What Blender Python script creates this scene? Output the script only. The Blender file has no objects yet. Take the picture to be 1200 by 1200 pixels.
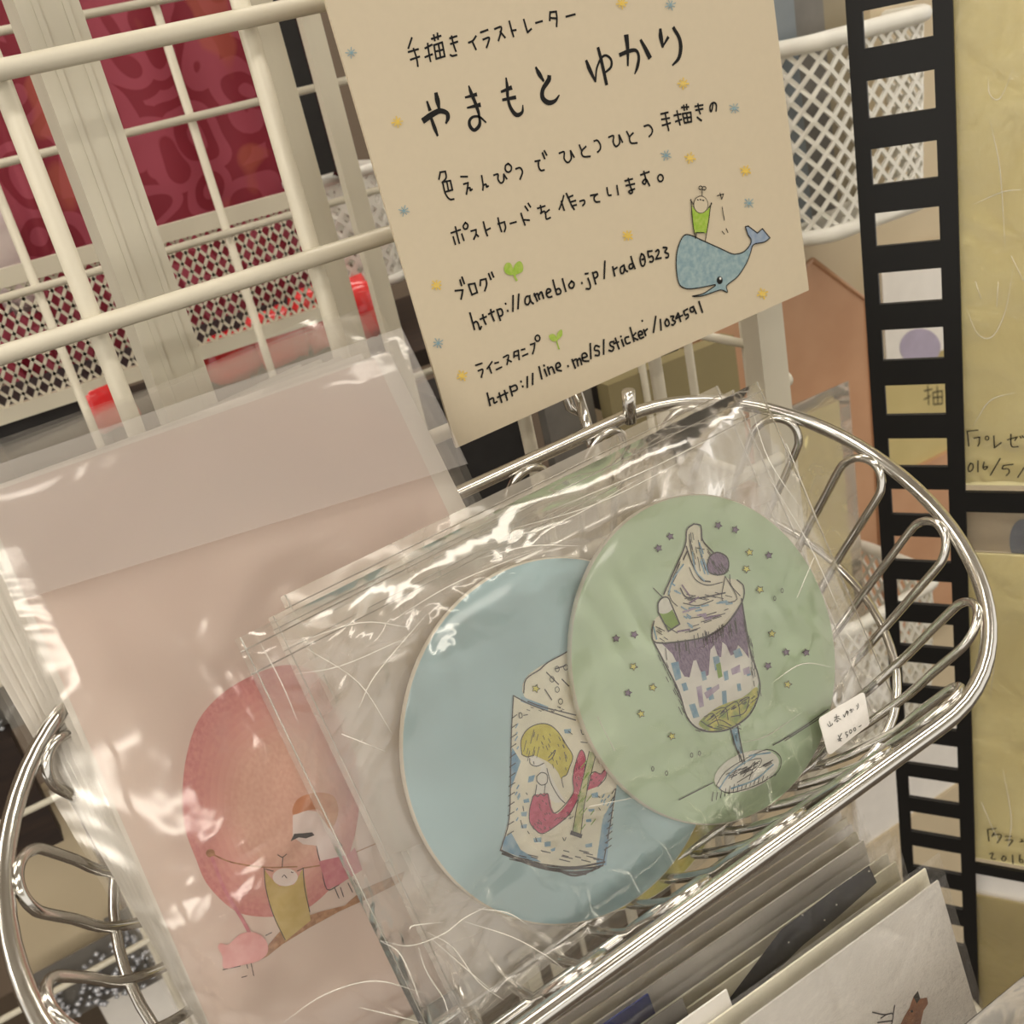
import bpy, math, random
from mathutils import Vector, Matrix
random.seed(7)
scene = bpy.context.scene
col = scene.collection

# ------------------------------------------------------------------ camera, world, lights
S = 0.65                     # metres per working unit
ZC = 1.35                    # camera height in metres
FOC = 1200.0
AX = Vector((2700, -1177, 1200)).normalized()            # world x seen from the camera (right, down, forward)
AD = Vector((600, 2600, 1200)); AD = (AD - AX * AX.dot(AD)).normalized()
AY = AX.cross(AD)
AU = -AD

cam_data = bpy.data.cameras.new('camera')
cam = bpy.data.objects.new('camera', cam_data)
col.objects.link(cam)
cam_data.sensor_width = 36.0
cam_data.lens = 36.0 * FOC / 1200.0
cam_data.clip_start = 0.01
cam_data.clip_end = 50
# columns: camera right, up, backward expressed in world axes
r_ = Vector((AX[0], AY[0], AU[0])); d_ = Vector((AX[1], AY[1], AU[1])); f_ = Vector((AX[2], AY[2], AU[2]))
rot = Matrix((r_, -d_, -f_)).transposed()
cam.matrix_world = Matrix.Translation((0, 0, ZC)) @ rot.to_4x4()
cam_data.dof.use_dof = True
cam_data.dof.focus_distance = 0.36
cam_data.dof.aperture_fstop = 22.0
scene.camera = cam

scene.view_settings.view_transform = 'Standard'
scene.view_settings.look = 'None'
scene.view_settings.gamma = 1.0
scene.view_settings.use_curve_mapping = False
scene.view_settings.exposure = 0.32
scene.cycles.transparent_max_bounces = 40
scene.cycles.max_bounces = 12

world = bpy.data.worlds.new('shop_ambient')
scene.world = world
world.use_nodes = True
world.node_tree.nodes['Background'].inputs[0].default_value = (1.0, 0.94, 0.85, 1)
world.node_tree.nodes['Background'].inputs[1].default_value = 0.86
LAMP_STRENGTH = 10.0
LAMP_SPOTS = [(-2.2, -2.1), (-0.6, -2.1), (1.2, -2.1), (-1.55, -1.15), (-0.6, -0.35), (1.2, -0.35), (-2.4, 0.75), (-0.8, 0.75), (0.9, 0.75)]

# ------------------------------------------------------------------ helpers
def ray(px, py):
    c = Vector(((px - 600) / FOC, (py - 600) / FOC, 1.0))
    return Vector((AX.dot(c), AY.dot(c), AU.dot(c)))
def aty(px, py, y):
    r = ray(px, py); return r * (y / r.y)
def W(p):
    return Vector((p[0] * S, p[1] * S, p[2] * S + ZC))

def lin(c):
    out = []
    for v in c[:3]:
        v = v / 255.0
        out.append(v / 12.92 if v <= 0.04045 else ((v + 0.055) / 1.055) ** 2.4)
    return tuple(out) + (1.0,)

class Plane:
    """A real plane: base point, in-plane x direction, in-plane up direction, normal towards the viewer."""
    def __init__(self, p0, lean=0, yaw=0, xd=None):
        a = math.radians(lean); b = math.radians(yaw)
        if xd is None:
            self.x = Vector((math.cos(b), math.sin(b), 0))
        else:
            self.x = Vector(xd).normalized()
        h = Vector((-self.x.y, self.x.x, 0))
        self.u = (h * math.sin(a) + Vector((0, 0, math.cos(a)))).normalized()
        self.n = self.x.cross(self.u)
        self.p = Vector(p0)
        if self.n.dot(self.p) > 0: self.n = -self.n
    def pt(self, a, b, o=0.0):
        return self.p + self.x * a + self.u * b + self.n * o
    def ab(self, px, py):
        r = ray(px, py); q = r * (self.p.dot(self.n) / r.dot(self.n)) - self.p
        return q.dot(self.x), q.dot(self.u)
    def px(self, px, py, o=0.0):
        a, b = self.ab(px, py); return self.pt(a, b, o)
    def scale_at(self, px, py):
        a, b = self.ab(px, py); c, d = self.ab(px + 1, py); e, f = self.ab(px, py + 1)
        return math.sqrt(abs((c - a) * (f - b) - (d - b) * (e - a)))
    def shift(self, o, dx=0, du=0):
        q = Plane(self.p, xd=self.x); q.x, q.u, q.n = self.x, self.u, self.n
        q.p = self.p + self.n * o + self.x * dx + self.u * du
        return q

class MB:
    def __init__(self): self.v = []; self.f = []
    def add(self, vs, fs):
        k = len(self.v); self.v += [Vector(p) for p in vs]
        self.f += [tuple(i + k for i in f) for f in fs]
    def ngon(self, pts): self.add(pts, [tuple(range(len(pts)))])
    def slab(self, pts, off):
        """ngon with thickness along vector off"""
        n = len(pts); pts = [Vector(p) for p in pts]; off = Vector(off)
        self.add(pts + [p + off for p in pts],
                 [tuple(range(n)), tuple(range(2 * n - 1, n - 1, -1))] + [(i, i + n, (i + 1) % n + n, (i + 1) % n) for i in range(n)])
    def box(self, c0, c1):
        x0, y0, z0 = c0; x1, y1, z1 = c1
        self.slab([(x0, y0, z0), (x1, y0, z0), (x1, y0, z1), (x0, y0, z1)], (0, y1 - y0, 0))
    def tube(self, pts, r, n=10, closed=False):
        pts = [Vector(p) for p in pts]
        m = len(pts); rs = r if isinstance(r, (list, tuple)) else [r] * m
        t0 = None; nrm = None; rings = []
        for i in range(m):
            a = pts[(i - 1) % m] if (closed or i > 0) else pts[i]
            b = pts[(i + 1) % m] if (closed or i < m - 1) else pts[i]
            t = (b - a).normalized()
            if nrm is None:
                nrm = t.orthogonal().normalized()
            else:
                nrm = (nrm - t * nrm.dot(t))
                nrm = nrm.normalized() if nrm.length > 1e-9 else t.orthogonal().normalized()
            bi = t.cross(nrm)
            rings.append([pts[i] + (nrm * math.cos(2 * math.pi * k / n) + bi * math.sin(2 * math.pi * k / n)) * rs[i] for k in range(n)])
        vs = [p for rg in rings for p in rg]; fs = []
        for i in range(m if closed else m - 1):
            j = (i + 1) % m
            # closed tubes: the frame may have turned, find the best offset
            o = 0
            if closed and j == 0:
                o = min(range(n), key=lambda q: (rings[i][0] - rings[0][q]).length)
            for k in range(n):
                fs.append((i * n + k, i * n + (k + 1) % n, j * n + (k + 1 + o) % n, j * n + (k + o) % n))
        if not closed:
            fs.append(tuple(range(n - 1, -1, -1))); fs.append(tuple((m - 1) * n + k for k in range(n)))
        self.add(vs, fs)
    def ribbon(self, pl, pts, w, o):
        """flat pen stroke on a plane: pts are in-plane (a, b), w width(s)"""
        m = len(pts); ws = w if isinstance(w, (list, tuple)) else [w] * m
        P = [Vector((p[0], p[1])) for p in pts]; vs = []; fs = []
        if m == 1 or (P[0] - P[-1]).length < 1e-7 and m == 2:
            r = ws[0] * .6
            self.ngon([pl.pt(P[0].x + r * math.cos(k * math.pi / 4), P[0].y + r * math.sin(k * math.pi / 4), o) for k in range(8)]); return
        for i in range(m):
            a = P[max(i - 1, 0)]; b = P[min(i + 1, m - 1)]
            t = (b - a)
            t = t.normalized() if t.length > 1e-9 else Vector((1, 0))
            q = P[i]
            if i == 0: q = q - t * ws[i] * .35
            if i == m - 1: q = q + t * ws[i] * .35
            nn = Vector((-t.y, t.x)) * ws[i] * .5
            vs += [pl.pt(*(q + nn), o), pl.pt(*(q - nn), o)]
        for i in range(m - 1): fs.append((2 * i, 2 * i + 1, 2 * i + 3, 2 * i + 2))
        self.add(vs, fs)
    def build(self, name, mat, parent=None, smooth=False, label=None, cat=None, group=None, kind=None, metres=False):
        vw = [Vector(p) if metres else W(p) for p in self.v]
        if parent is not None:
            base = parent
            while base.parent is not None: base = base.parent
            o0 = Vector(base.location)
        else:
            xs = [p.x for p in vw]; ys = [p.y for p in vw]; zs = [p.z for p in vw]
            o0 = Vector(((min(xs) + max(xs)) / 2, (min(ys) + max(ys)) / 2, min(zs)))
        me = bpy.data.meshes.new(name)
        me.from_pydata([tuple(p - o0) for p in vw], [], self.f)
        if smooth:
            me.polygons.foreach_set('use_smooth', [True] * len(me.polygons))
        me.validate(); me.update()
        me.materials.append(mat)
        ob = bpy.data.objects.new(name, me)
        col.objects.link(ob)
        if parent is not None: ob.parent = parent
        else: ob.location = o0
        tag(ob, label, cat, group, kind)
        return ob

def tag(o, label=None, cat=None, group=None, kind=None):
    if label: o['label'] = label
    if cat: o['category'] = cat
    if group: o['group'] = group
    if kind: o['kind'] = kind
    return o

def thing(name, p, label, cat, group=None, kind=None):
    o = bpy.data.objects.new(name, None)
    o.empty_display_size = 0.02
    o.location = W(p); col.objects.link(o)
    return tag(o, label, cat, group, kind)

def smooth_path(pts, k=5, closed=False):
    P = [Vector(p) for p in pts]; n = len(P)
    if n < 3: return P
    out = []
    rng = range(n) if closed else range(n - 1)
    for i in rng:
        p0 = P[(i - 1) % n] if closed or i > 0 else P[0] * 2 - P[1]
        p1 = P[i]; p2 = P[(i + 1) % n]
        p3 = P[(i + 2) % n] if closed or i + 2 < n else P[-1] * 2 - P[-2]
        for j in range(k):
            t = j / k
            out.append(0.5 * ((2 * p1) + (p2 - p0) * t + (2 * p0 - 5 * p1 + 4 * p2 - p3) * t * t + (3 * p1 - p0 - 3 * p2 + p3) * t ** 3))
    if not closed: out.append(P[-1])
    return out

# ------------------------------------------------------------------ materials
def nodes_of(name):
    m = bpy.data.materials.new(name); m.use_nodes = True
    nt = m.node_tree; nt.nodes.clear()
    out = nt.nodes.new('ShaderNodeOutputMaterial')
    return m, nt, out

def mat(name, c, rough=0.5, metal=0.0, var=0.05, scale=60, bump=0.0, coat=0.0, c2=None, sss=0.0, aniso=None, emit=0):
    m, nt, out = nodes_of(name)
    b = nt.nodes.new('ShaderNodeBsdfPrincipled')
    tc = nt.nodes.new('ShaderNodeTexCoord')
    no = nt.nodes.new('ShaderNodeTexNoise'); no.inputs['Scale'].default_value = scale; no.inputs['Detail'].default_value = 4
    mp = nt.nodes.new('ShaderNodeMapping')
    if aniso: mp.inputs['Scale'].default_value = aniso
    nt.links.new(tc.outputs['Object'], mp.inputs[0]); nt.links.new(mp.outputs[0], no.inputs['Vector'])
    mx = nt.nodes.new('ShaderNodeMix'); mx.data_type = 'RGBA'
    a = lin(c); e = lin(c2) if c2 else tuple(min(1, v * (1 - 2.2 * var)) for v in a[:3]) + (1,)
    mx.inputs[6].default_value = a; mx.inputs[7].default_value = e
    rmp = nt.nodes.new('ShaderNodeMapRange'); rmp.inputs[1].default_value = .35; rmp.inputs[2].default_value = .65
    nt.links.new(no.outputs[0], rmp.inputs[0]); nt.links.new(rmp.outputs[0], mx.inputs[0])
    nt.links.new(mx.outputs[2], b.inputs['Base Color'])
    b.inputs['Roughness'].default_value = rough; b.inputs['Metallic'].default_value = metal
    b.inputs['Coat Weight'].default_value = coat; b.inputs['Coat Roughness'].default_value = .06
    if bump:
        bp = nt.nodes.new('ShaderNodeBump'); bp.inputs['Strength'].default_value = bump; bp.inputs['Distance'].default_value = .001
        nt.links.new(no.outputs[0], bp.inputs['Height']); nt.links.new(bp.outputs[0], b.inputs['Normal'])
    nt.links.new(b.outputs[0], out.inputs[0])
    return m

def film(name, haze=0.05, wave=14, strength=0.35, tint=(1, 1, 1), ior=1.5, crease=0.25, rough=0.05, hc=(236, 228, 214), stretch=(1, 1, 1)):
    m, nt, out = nodes_of(name)
    L = nt.links.new
    tc = nt.nodes.new('ShaderNodeTexCoord')
    mp = nt.nodes.new('ShaderNodeMapping'); mp.inputs['Scale'].default_value = stretch
    L(tc.outputs['Object'], mp.inputs[0])
    n1 = nt.nodes.new('ShaderNodeTexNoise'); n1.inputs['Scale'].default_value = wave; n1.inputs['Detail'].default_value = 2.5; n1.inputs['Distortion'].default_value = 1.2
    L(mp.outputs[0], n1.inputs['Vector'])
    vo = nt.nodes.new('ShaderNodeTexVoronoi'); vo.feature = 'DISTANCE_TO_EDGE'; vo.inputs['Scale'].default_value = wave * 2.2
    n2 = nt.nodes.new('ShaderNodeTexNoise'); n2.inputs['Scale'].default_value = wave * 1.3; n2.inputs['Detail'].default_value = 2
    av = nt.nodes.new('ShaderNodeVectorMath'); av.operation = 'MULTIPLY_ADD'
    av.inputs[1].default_value = (.09, .09, .09)
    L(n2.outputs['Color'], av.inputs[0]); L(mp.outputs[0], av.inputs[2]); L(av.outputs[0], vo.inputs['Vector'])
    mr = nt.nodes.new('ShaderNodeMapRange'); mr.inputs[1].default_value = 0; mr.inputs[2].default_value = .09; mr.inputs[3].default_value = 1; mr.inputs[4].default_value = 0
    L(vo.outputs['Distance'], mr.inputs[0])
    ad = nt.nodes.new('ShaderNodeMath'); ad.operation = 'MULTIPLY_ADD'; ad.inputs[1].default_value = crease
    L(mr.outputs[0], ad.inputs[0]); L(n1.outputs[0], ad.inputs[2])
    bp = nt.nodes.new('ShaderNodeBump'); bp.inputs['Strength'].default_value = strength; bp.inputs['Distance'].default_value = .010
    L(ad.outputs[0], bp.inputs['Height'])
    gl = nt.nodes.new('ShaderNodeBsdfGlossy'); gl.inputs['Roughness'].default_value = rough
    gl.inputs['Color'].default_value = (1, .98, .95, 1); L(bp.outputs[0], gl.inputs['Normal'])
    tr = nt.nodes.new('ShaderNodeBsdfTransparent'); tr.inputs[0].default_value = tuple(tint) + (1,)
    df = nt.nodes.new('ShaderNodeBsdfDiffuse'); df.inputs[0].default_value = lin(hc)
    m1 = nt.nodes.new('ShaderNodeMixShader')
    hz = nt.nodes.new('ShaderNodeMath'); hz.operation = 'MULTIPLY_ADD'; hz.inputs[1].default_value = haze * 1.2; hz.inputs[2].default_value = haze * .5
    L(n1.outputs[0], hz.inputs[0]); L(hz.outputs[0], m1.inputs[0]); L(tr.outputs[0], m1.inputs[1]); L(df.outputs[0], m1.inputs[2])
    fr = nt.nodes.new('ShaderNodeFresnel'); fr.inputs[0].default_value = ior; L(bp.outputs[0], fr.inputs['Normal'])
    fm = nt.nodes.new('ShaderNodeMath'); fm.operation = 'MULTIPLY_ADD'; fm.inputs[1].default_value = 1.2; fm.inputs[2].default_value = .015; fm.use_clamp = True
    L(fr.outputs[0], fm.inputs[0])
    m2 = nt.nodes.new('ShaderNodeMixShader'); L(fm.outputs[0], m2.inputs[0]); L(m1.outputs[0], m2.inputs[1]); L(gl.outputs[0], m2.inputs[2])
    L(m2.outputs[0], out.inputs[0])
    return m

def chrome_mat():
    m, nt, out = nodes_of('chrome_wire')
    b = nt.nodes.new('ShaderNodeBsdfPrincipled'); b.inputs['Metallic'].default_value = 1
    b.inputs['Base Color'].default_value = (.70, .68, .64, 1)
    no = nt.nodes.new('ShaderNodeTexNoise'); no.inputs['Scale'].default_value = 45
    tc = nt.nodes.new('ShaderNodeTexCoord'); nt.links.new(tc.outputs['Object'], no.inputs['Vector'])
    mr = nt.nodes.new('ShaderNodeMapRange'); mr.inputs[3].default_value = .10; mr.inputs[4].default_value = .22
    nt.links.new(no.outputs[0], mr.inputs[0]); nt.links.new(mr.outputs[0], b.inputs['Roughness'])
    nt.links.new(b.outputs[0], out.inputs[0]); return m

def cloth_mat():
    """crimson printed cloth: pale pink blobs and rings, a few ochre spots"""
    m, nt, out = nodes_of('crimson_print_cloth'); L = nt.links.new
    b = nt.nodes.new('ShaderNodeBsdfPrincipled'); b.inputs['Roughness'].default_value = .6
    tc = nt.nodes.new('ShaderNodeTexCoord')
    n0 = nt.nodes.new('ShaderNodeTexNoise'); n0.inputs['Scale'].default_value = 14; n0.inputs['Detail'].default_value = 1
    av = nt.nodes.new('ShaderNodeVectorMath'); av.operation = 'MULTIPLY_ADD'; av.inputs[1].default_value = (.06, .06, .06)
    L(tc.outputs['Object'], n0.inputs['Vector']); L(n0.outputs['Color'], av.inputs[0]); L(tc.outputs['Object'], av.inputs[2])
    v1 = nt.nodes.new('ShaderNodeTexVoronoi'); v1.inputs['Scale'].default_value = 22; L(av.outputs[0], v1.inputs['Vector'])
    wv = nt.nodes.new('ShaderNodeMath'); wv.operation = 'MULTIPLY'; wv.inputs[1].default_value = 17
    L(v1.outputs['Distance'], wv.inputs[0])
    sn = nt.nodes.new('ShaderNodeMath'); sn.operation = 'SINE'; L(wv.outputs[0], sn.inputs[0])
    st = nt.nodes.new('ShaderNodeMapRange'); st.inputs[1].default_value = -.05; st.inputs[2].default_value = .12; L(sn.outputs[0], st.inputs[0])
    m1 = nt.nodes.new('ShaderNodeMix'); m1.data_type = 'RGBA'
    m1.inputs[6].default_value = lin((136, 28, 48)); m1.inputs[7].default_value = lin((164, 66, 84)); L(st.outputs[0], m1.inputs[0])
    n3 = nt.nodes.new('ShaderNodeTexNoise'); n3.inputs['Scale'].default_value = 11; L(tc.outputs['Object'], n3.inputs['Vector'])
    r3 = nt.nodes.new('ShaderNodeMapRange'); r3.inputs[1].default_value = .58; r3.inputs[2].default_value = .60; r3.inputs[4].default_value = .6; L(n3.outputs[0], r3.inputs[0])
    m2 = nt.nodes.new('ShaderNodeMix'); m2.data_type = 'RGBA'; m2.inputs[7].default_value = lin((178, 88, 66))
    L(r3.outputs[0], m2.inputs[0]); L(m1.outputs[2], m2.inputs[6]); L(m2.outputs[2], b.inputs['Base Color'])
    L(b.outputs[0], out.inputs[0]); return m

M = {}
M['white_wire'] = mat('white_coated_wire', (218, 211, 192), .35, var=.02, scale=30)
M['post'] = mat('cream_painted_post', (216, 210, 192), .4, var=.015, scale=20, aniso=(6, 6, .6))
M['chrome'] = chrome_mat()
M['paper'] = mat('cream_sign_paper', (214, 200, 174), .7, var=.008, scale=300)
M['ink'] = mat('black_ink', (10, 8, 8), .8, var=.0)
M['pen'] = mat('dark_pen_line', (46, 42, 52), .5, var=.0)
M['blue_pencil'] = mat('blue_pencil', (124, 160, 176), .7, var=.1, scale=900, c2=(160, 178, 178))
M['yellow_pencil'] = mat('yellow_pencil', (236, 200, 80), .7, var=.1, scale=900, c2=(226, 200, 120))
M['green_pencil'] = mat('green_pencil', (150, 188, 58), .7, scale=700, c2=(176, 196, 92))
M['whale_blue'] = mat('whale_blue_pencil', (132, 160, 170), .7, scale=420, c2=(160, 182, 184))
M['whale_tail'] = mat('whale_tail_pencil', (136, 154, 180), .7, scale=350, c2=(158, 172, 188))
M['disc_green'] = mat('pale_green_card', (204, 225, 192), .32, var=.04, scale=12, coat=.5)
M['disc_blue'] = mat('pale_blue_card', (180, 211, 217), .32, var=.05, scale=10, coat=.5)
M['disc_yellow'] = mat('yellow_patch_card', (226, 204, 92), .35, scale=40, c2=(120, 160, 110), coat=.4)
M['card_edge'] = mat('cream_card_edge', (236, 230, 214), .6, var=.03)
M['off_white'] = mat('drawing_off_white', (250, 246, 238), .55, var=.03, scale=120)
M['cream'] = mat('drawing_cream', (250, 243, 222), .55, var=.04, scale=160)
M['purple'] = mat('drawing_purple', (110, 82, 122), .6, scale=400, c2=(150, 128, 158), aniso=(4, 4, .5))
M['lilac'] = mat('drawing_lilac', (168, 146, 182), .6, scale=300, c2=(200, 186, 206))
M['dblue'] = mat('drawing_blue', (110, 160, 196), .6, scale=300, c2=(160, 190, 208))
M['lime'] = mat('drawing_lime', (140, 176, 66), .6, var=.05, scale=300)
M['mix_yellow'] = mat('drawing_yellow_green', (224, 214, 110), .6, scale=260, c2=(150, 170, 90))
M['straw'] = mat('drawing_straw', (226, 220, 170), .6, scale=300, c2=(170, 186, 130))
M['hair'] = mat('drawing_hair_yellow', (222, 210, 82), .6, scale=260, c2=(206, 190, 64))
M['pinktail'] = mat('drawing_tail_pink', (214, 84, 124), .6, scale=500, c2=(196, 66, 104))
M['star_y'] = mat('drawing_star_yellow', (238, 228, 120), .6, var=.03)
M['print_pink'] = mat('pale_pink_print', (218, 200, 188), .38, var=.03, scale=6, c2=(222, 204, 194))
M['print_white'] = mat('white_backing_card', (232, 226, 216), .5, var=.02)
M['moon'] = mat('rose_crayon', (196, 104, 108), .7, scale=900, c2=(212, 134, 128), aniso=(1, 1, .45))
M['moon_in'] = mat('soft_rose_crayon', (216, 152, 138), .7, scale=800, c2=(208, 138, 130), aniso=(1, 1, .5))
M['moon_core'] = mat('pale_rose_crayon', (220, 166, 148), .7, scale=800, c2=(214, 154, 140), aniso=(1, 1, .5))
M['brown_crayon'] = mat('brown_crayon', (150, 104, 70), .7, scale=700, c2=(186, 142, 104))
M['orange_crayon'] = mat('orange_brown_crayon', (196, 128, 88), .7, scale=300, c2=(212, 152, 112))
M['olive_crayon'] = mat('olive_crayon', (190, 168, 98), .7, scale=300, c2=(200, 180, 118))
M['rose_skirt'] = mat('rose_skirt_crayon', (200, 120, 136), .7, scale=400, c2=(212, 146, 154))
M['pig'] = mat('pig_pink_crayon', (228, 166, 166), .7, scale=300, c2=(234, 182, 180))
M['figure_white'] = mat('figure_white', (236, 226, 222), .6, var=.02)
M['film_disc'] = film('crinkled_clear_film', haze=.05, wave=22, strength=.34, crease=.0, rough=.10)
M['film_back'] = film('clear_film_behind', haze=.30, wave=14, strength=.3, crease=.0, rough=.14, stretch=(1, 1, 1.8))
M['film_sleeve'] = film('smooth_clear_sleeve', haze=.04, wave=17, strength=.22, crease=.0, rough=.11)
M['film_flap'] = film('sleeve_flap_film', haze=.2, wave=7, strength=.10, crease=0.0, rough=.08, hc=(226, 220, 216))
M['film_plain'] = film('card_pocket_film', haze=.03, wave=34, strength=.45, crease=.03, rough=.16)
M['seam'] = film('sealed_film_seam', haze=.4, wave=40, strength=.2, crease=0, rough=.15, hc=(244, 238, 226))
M['crease'] = film('painted_film_glint', haze=.75, wave=40, strength=.2, crease=0, rough=.12, hc=(250, 246, 236))  # diffuse white puts the highlights into the colour of the ridges
M['black'] = mat('black_lacquered_board', (9, 8, 7), .5, var=.2, scale=30)
M['mustard'] = mat('mustard_card', (253, 243, 192), .55, scale=26, c2=(248, 236, 180))
M['olive_card'] = mat('olive_card', (204, 188, 132), .6, scale=30, c2=(198, 182, 126))
M['dull_olive'] = mat('dull_olive_card', (150, 138, 100), .6, var=.04, scale=20)
M['copper'] = mat('copper_brown_pouch', (196, 150, 116), .4, scale=14, c2=(208, 164, 130), coat=.3)
M['white_plastic'] = mat('white_plastic', (236, 234, 226), .35, var=.02)
M['cloth'] = cloth_mat()
M['magenta'] = mat('magenta_cloth', (168, 52, 96), .6, scale=30)
M['red'] = mat('red_gel_packet', (226, 40, 46), .18, scale=50, c2=(240, 84, 84), coat=.5)
M['dark'] = mat('dark_charcoal', (34, 32, 32), .6, var=.2)
M['dark_wood'] = mat('dark_wood_board', (58, 44, 36), .55, scale=20, c2=(44, 34, 30), aniso=(1, 6, 6))
M['grey_box'] = mat('grey_plastic_crate', (120, 116, 110), .45, var=.08)
M['silver'] = mat('silver_beads', (214, 216, 222), .2, metal=.6, var=.2, scale=80)
M['beige'] = mat('beige_card', (212, 196, 166), .6, scale=12, c2=(206, 190, 160))
M['bluegrey'] = mat('blue_grey_pack', (112, 122, 130), .4, scale=14, c2=(132, 138, 142))
M['sand'] = mat('sand_pack', (150, 138, 112), .4, scale=14)
M['navy'] = mat('navy_print', (34, 36, 52), .35, scale=90, c2=(46, 48, 64), coat=.4)
M['white_print'] = mat('white_print', (246, 242, 236), .4, var=.02)
M['cream_print'] = mat('cream_print', (240, 234, 212), .45, var=.03)
M['deer'] = mat('deer_brown', (172, 112, 74), .6, scale=300, c2=(140, 88, 60))
M['deep_blue'] = mat('deep_blue_print', (44, 62, 140), .4, var=.1)
M['lav'] = mat('lavender_print', (186, 176, 200), .5, var=.05)
M['pale'] = mat('pale_packet_film', (214, 200, 196), .3, scale=30, c2=(196, 170, 176))
M['photo_grey'] = mat('grey_blue_photo', (150, 158, 172), .4, scale=40, c2=(120, 122, 130))
M['floor'] = mat('brown_shop_floor', (92, 80, 68), .5, scale=3, c2=(78, 68, 58))
M['ceiling'] = mat('off_white_ceiling', (214, 206, 190), .8, var=.02)
M['wall'] = mat('taupe_wall', (120, 104, 88), .8, scale=4, var=.05)
def emit_mat(name, c, s):
    m, nt, out = nodes_of(name); e = nt.nodes.new('ShaderNodeEmission'); e.inputs[0].default_value = c; e.inputs[1].default_value = s
    nt.links.new(e.outputs[0], out.inputs[0]); return m
M['lamp'] = emit_mat('warm_tube_light', (1.0, .93, .82, 1), LAMP_STRENGTH)

# ------------------------------------------------------------------ room shell (metres)
def shell(name, c0, c1, m):
    b = MB(); b.box(c0, c1); b.build(name, m, metres=True, kind='structure')
shell('floor', (-4, -4.5, -.05), (4, 3.2, 0), M['floor'])
shell('ceiling', (-4, -4.5, 2.75), (4, 3.2, 2.80), M['ceiling'])
shell('wall_back', (-4, 1.75, 0), (4, 1.80, 2.75), M['wall'])
for i, (x, y) in enumerate(LAMP_SPOTS):
    r = bpy.data.objects.new('ceiling_lamp', None); r.location = (x, y, 2.75); col.objects.link(r)
    tag(r, 'long warm fluorescent ceiling lamp above the shop aisle', 'lamp', 'ceiling lamps')
    b = MB(); b.box((x - .64, y - .12, 2.70), (x + .64, y + .12, 2.75)); b.build('housing', M['white_plastic'], r, metres=True)
    b = MB(); b.box((x - .60, y - .09, 2.675), (x + .60, y + .09, 2.70)); b.build('diffuser', M['lamp'], r, metres=True)

# ------------------------------------------------------------------ drawing tools (flat print on a card)
def parse(sd):
    out = []
    for st in sd.split(';'):
        pts = [tuple(float(v) for v in q.split(',')) for q in st.split()]
        if pts: out.append(pts)
    return out

class Art:
    """collects flat ink shapes on one plane; every named element becomes one child mesh"""
    def __init__(self, pl, parent, base=0.0002):
        self.pl, self.parent, self.base = pl, parent, base
        self.lay = {}; self.order = []; self.rank = []; self.tick = 0; self.piece = 0
    def mb(self, name, m):
        k = (name, m, self.piece)
        if k not in self.lay: self.lay[k] = MB(); self.order.append(k)
        if (name, m) not in self.rank: self.rank.append((name, m))
        self.tick = (self.tick + 1) % 40
        return self.lay[k], self.base + .00004 * self.rank.index((name, m)) + .0000009 * self.tick
    def fill(self, name, m, crop, sd, sm=0):
        ox, oy, s = crop
        for st in parse(sd):
            b, o = self.mb(name, m)
            pts = [self.pl.ab(ox + p[0] / s, oy + p[1] / s) for p in st]
            if sm: pts = [(p.x, p.y) for p in smooth_path([Vector((q[0], q[1], 0)) for q in pts], sm, True)]
            b.ngon([self.pl.pt(q[0], q[1], o) for q in pts])
    def line(self, name, m, crop, sd, w=2.0, sm=4):
        ox, oy, s = crop
        for st in parse(sd):
            b, o = self.mb(name, m)
            P = [(ox + p[0] / s, oy + p[1] / s) for p in st]
            k = self.pl.scale_at(*P[0])
            pts = [self.pl.ab(*p) for p in P]
            ws = [(p[2] / s if len(p) > 2 else w) * k for p in st]
            if len(pts) > 2 and sm > 1:
                q = smooth_path([Vector((a[0], a[1], ww)) for a, ww in zip(pts, ws)], sm)
                pts = [(v.x, v.y) for v in q]; ws = [max(v.z, .2 * k) for v in q]
            b.ribbon(self.pl, pts, ws, o)
    def ell(self, name, m, crop, cx, cy, rx, ry, rot=0, n=28):
        sd = ' '.join('%.2f,%.2f' % (cx + rx * math.cos(t) * math.cos(rot) - ry * math.sin(t) * math.sin(rot),
                                     cy + rx * math.cos(t) * math.sin(rot) + ry * math.sin(t) * math.cos(rot))
                      for t in [2 * math.pi * i / n for i in range(n)])
        self.fill(name, m, crop, sd)
    def ring(self, name, m, crop, cx, cy, rx, ry, w=1.5, rot=0, n=14, a0=0, a1=6.4):
        sd = ' '.join('%.2f,%.2f' % (cx + rx * math.cos(t) * math.cos(rot) - ry * math.sin(t) * math.sin(rot),
                                     cy + rx * math.cos(t) * math.sin(rot) + ry * math.sin(t) * math.cos(rot))
                      for t in [a0 + (a1 - a0) * i / n for i in range(n + 1)])
        self.line(name, m, crop, sd, w, 2)
    def star(self, name, m, px, py, r, rot=0, outline=None):
        pts = []; self.piece += 1
        for i in range(10):
            t = rot + math.pi * i / 5; q = r if i % 2 == 0 else r * .5
            pts.append((px + q * math.sin(t), py - q * math.cos(t)))
        sd = ' '.join('%.2f,%.2f' % p for p in pts)
        self.fill(name, m, (0, 0, 1), sd)
        if outline: self.line(name + '_outline', outline, (0, 0, 1), sd + ' %.2f,%.2f' % pts[0], .9, 1)
    def finish(self, labels=None):
        for (name, m, pc) in self.order:
            o = self.lay[(name, m, pc)].build(name, m, self.parent)
            if labels and name in labels: o['label'] = labels[name]

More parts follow.
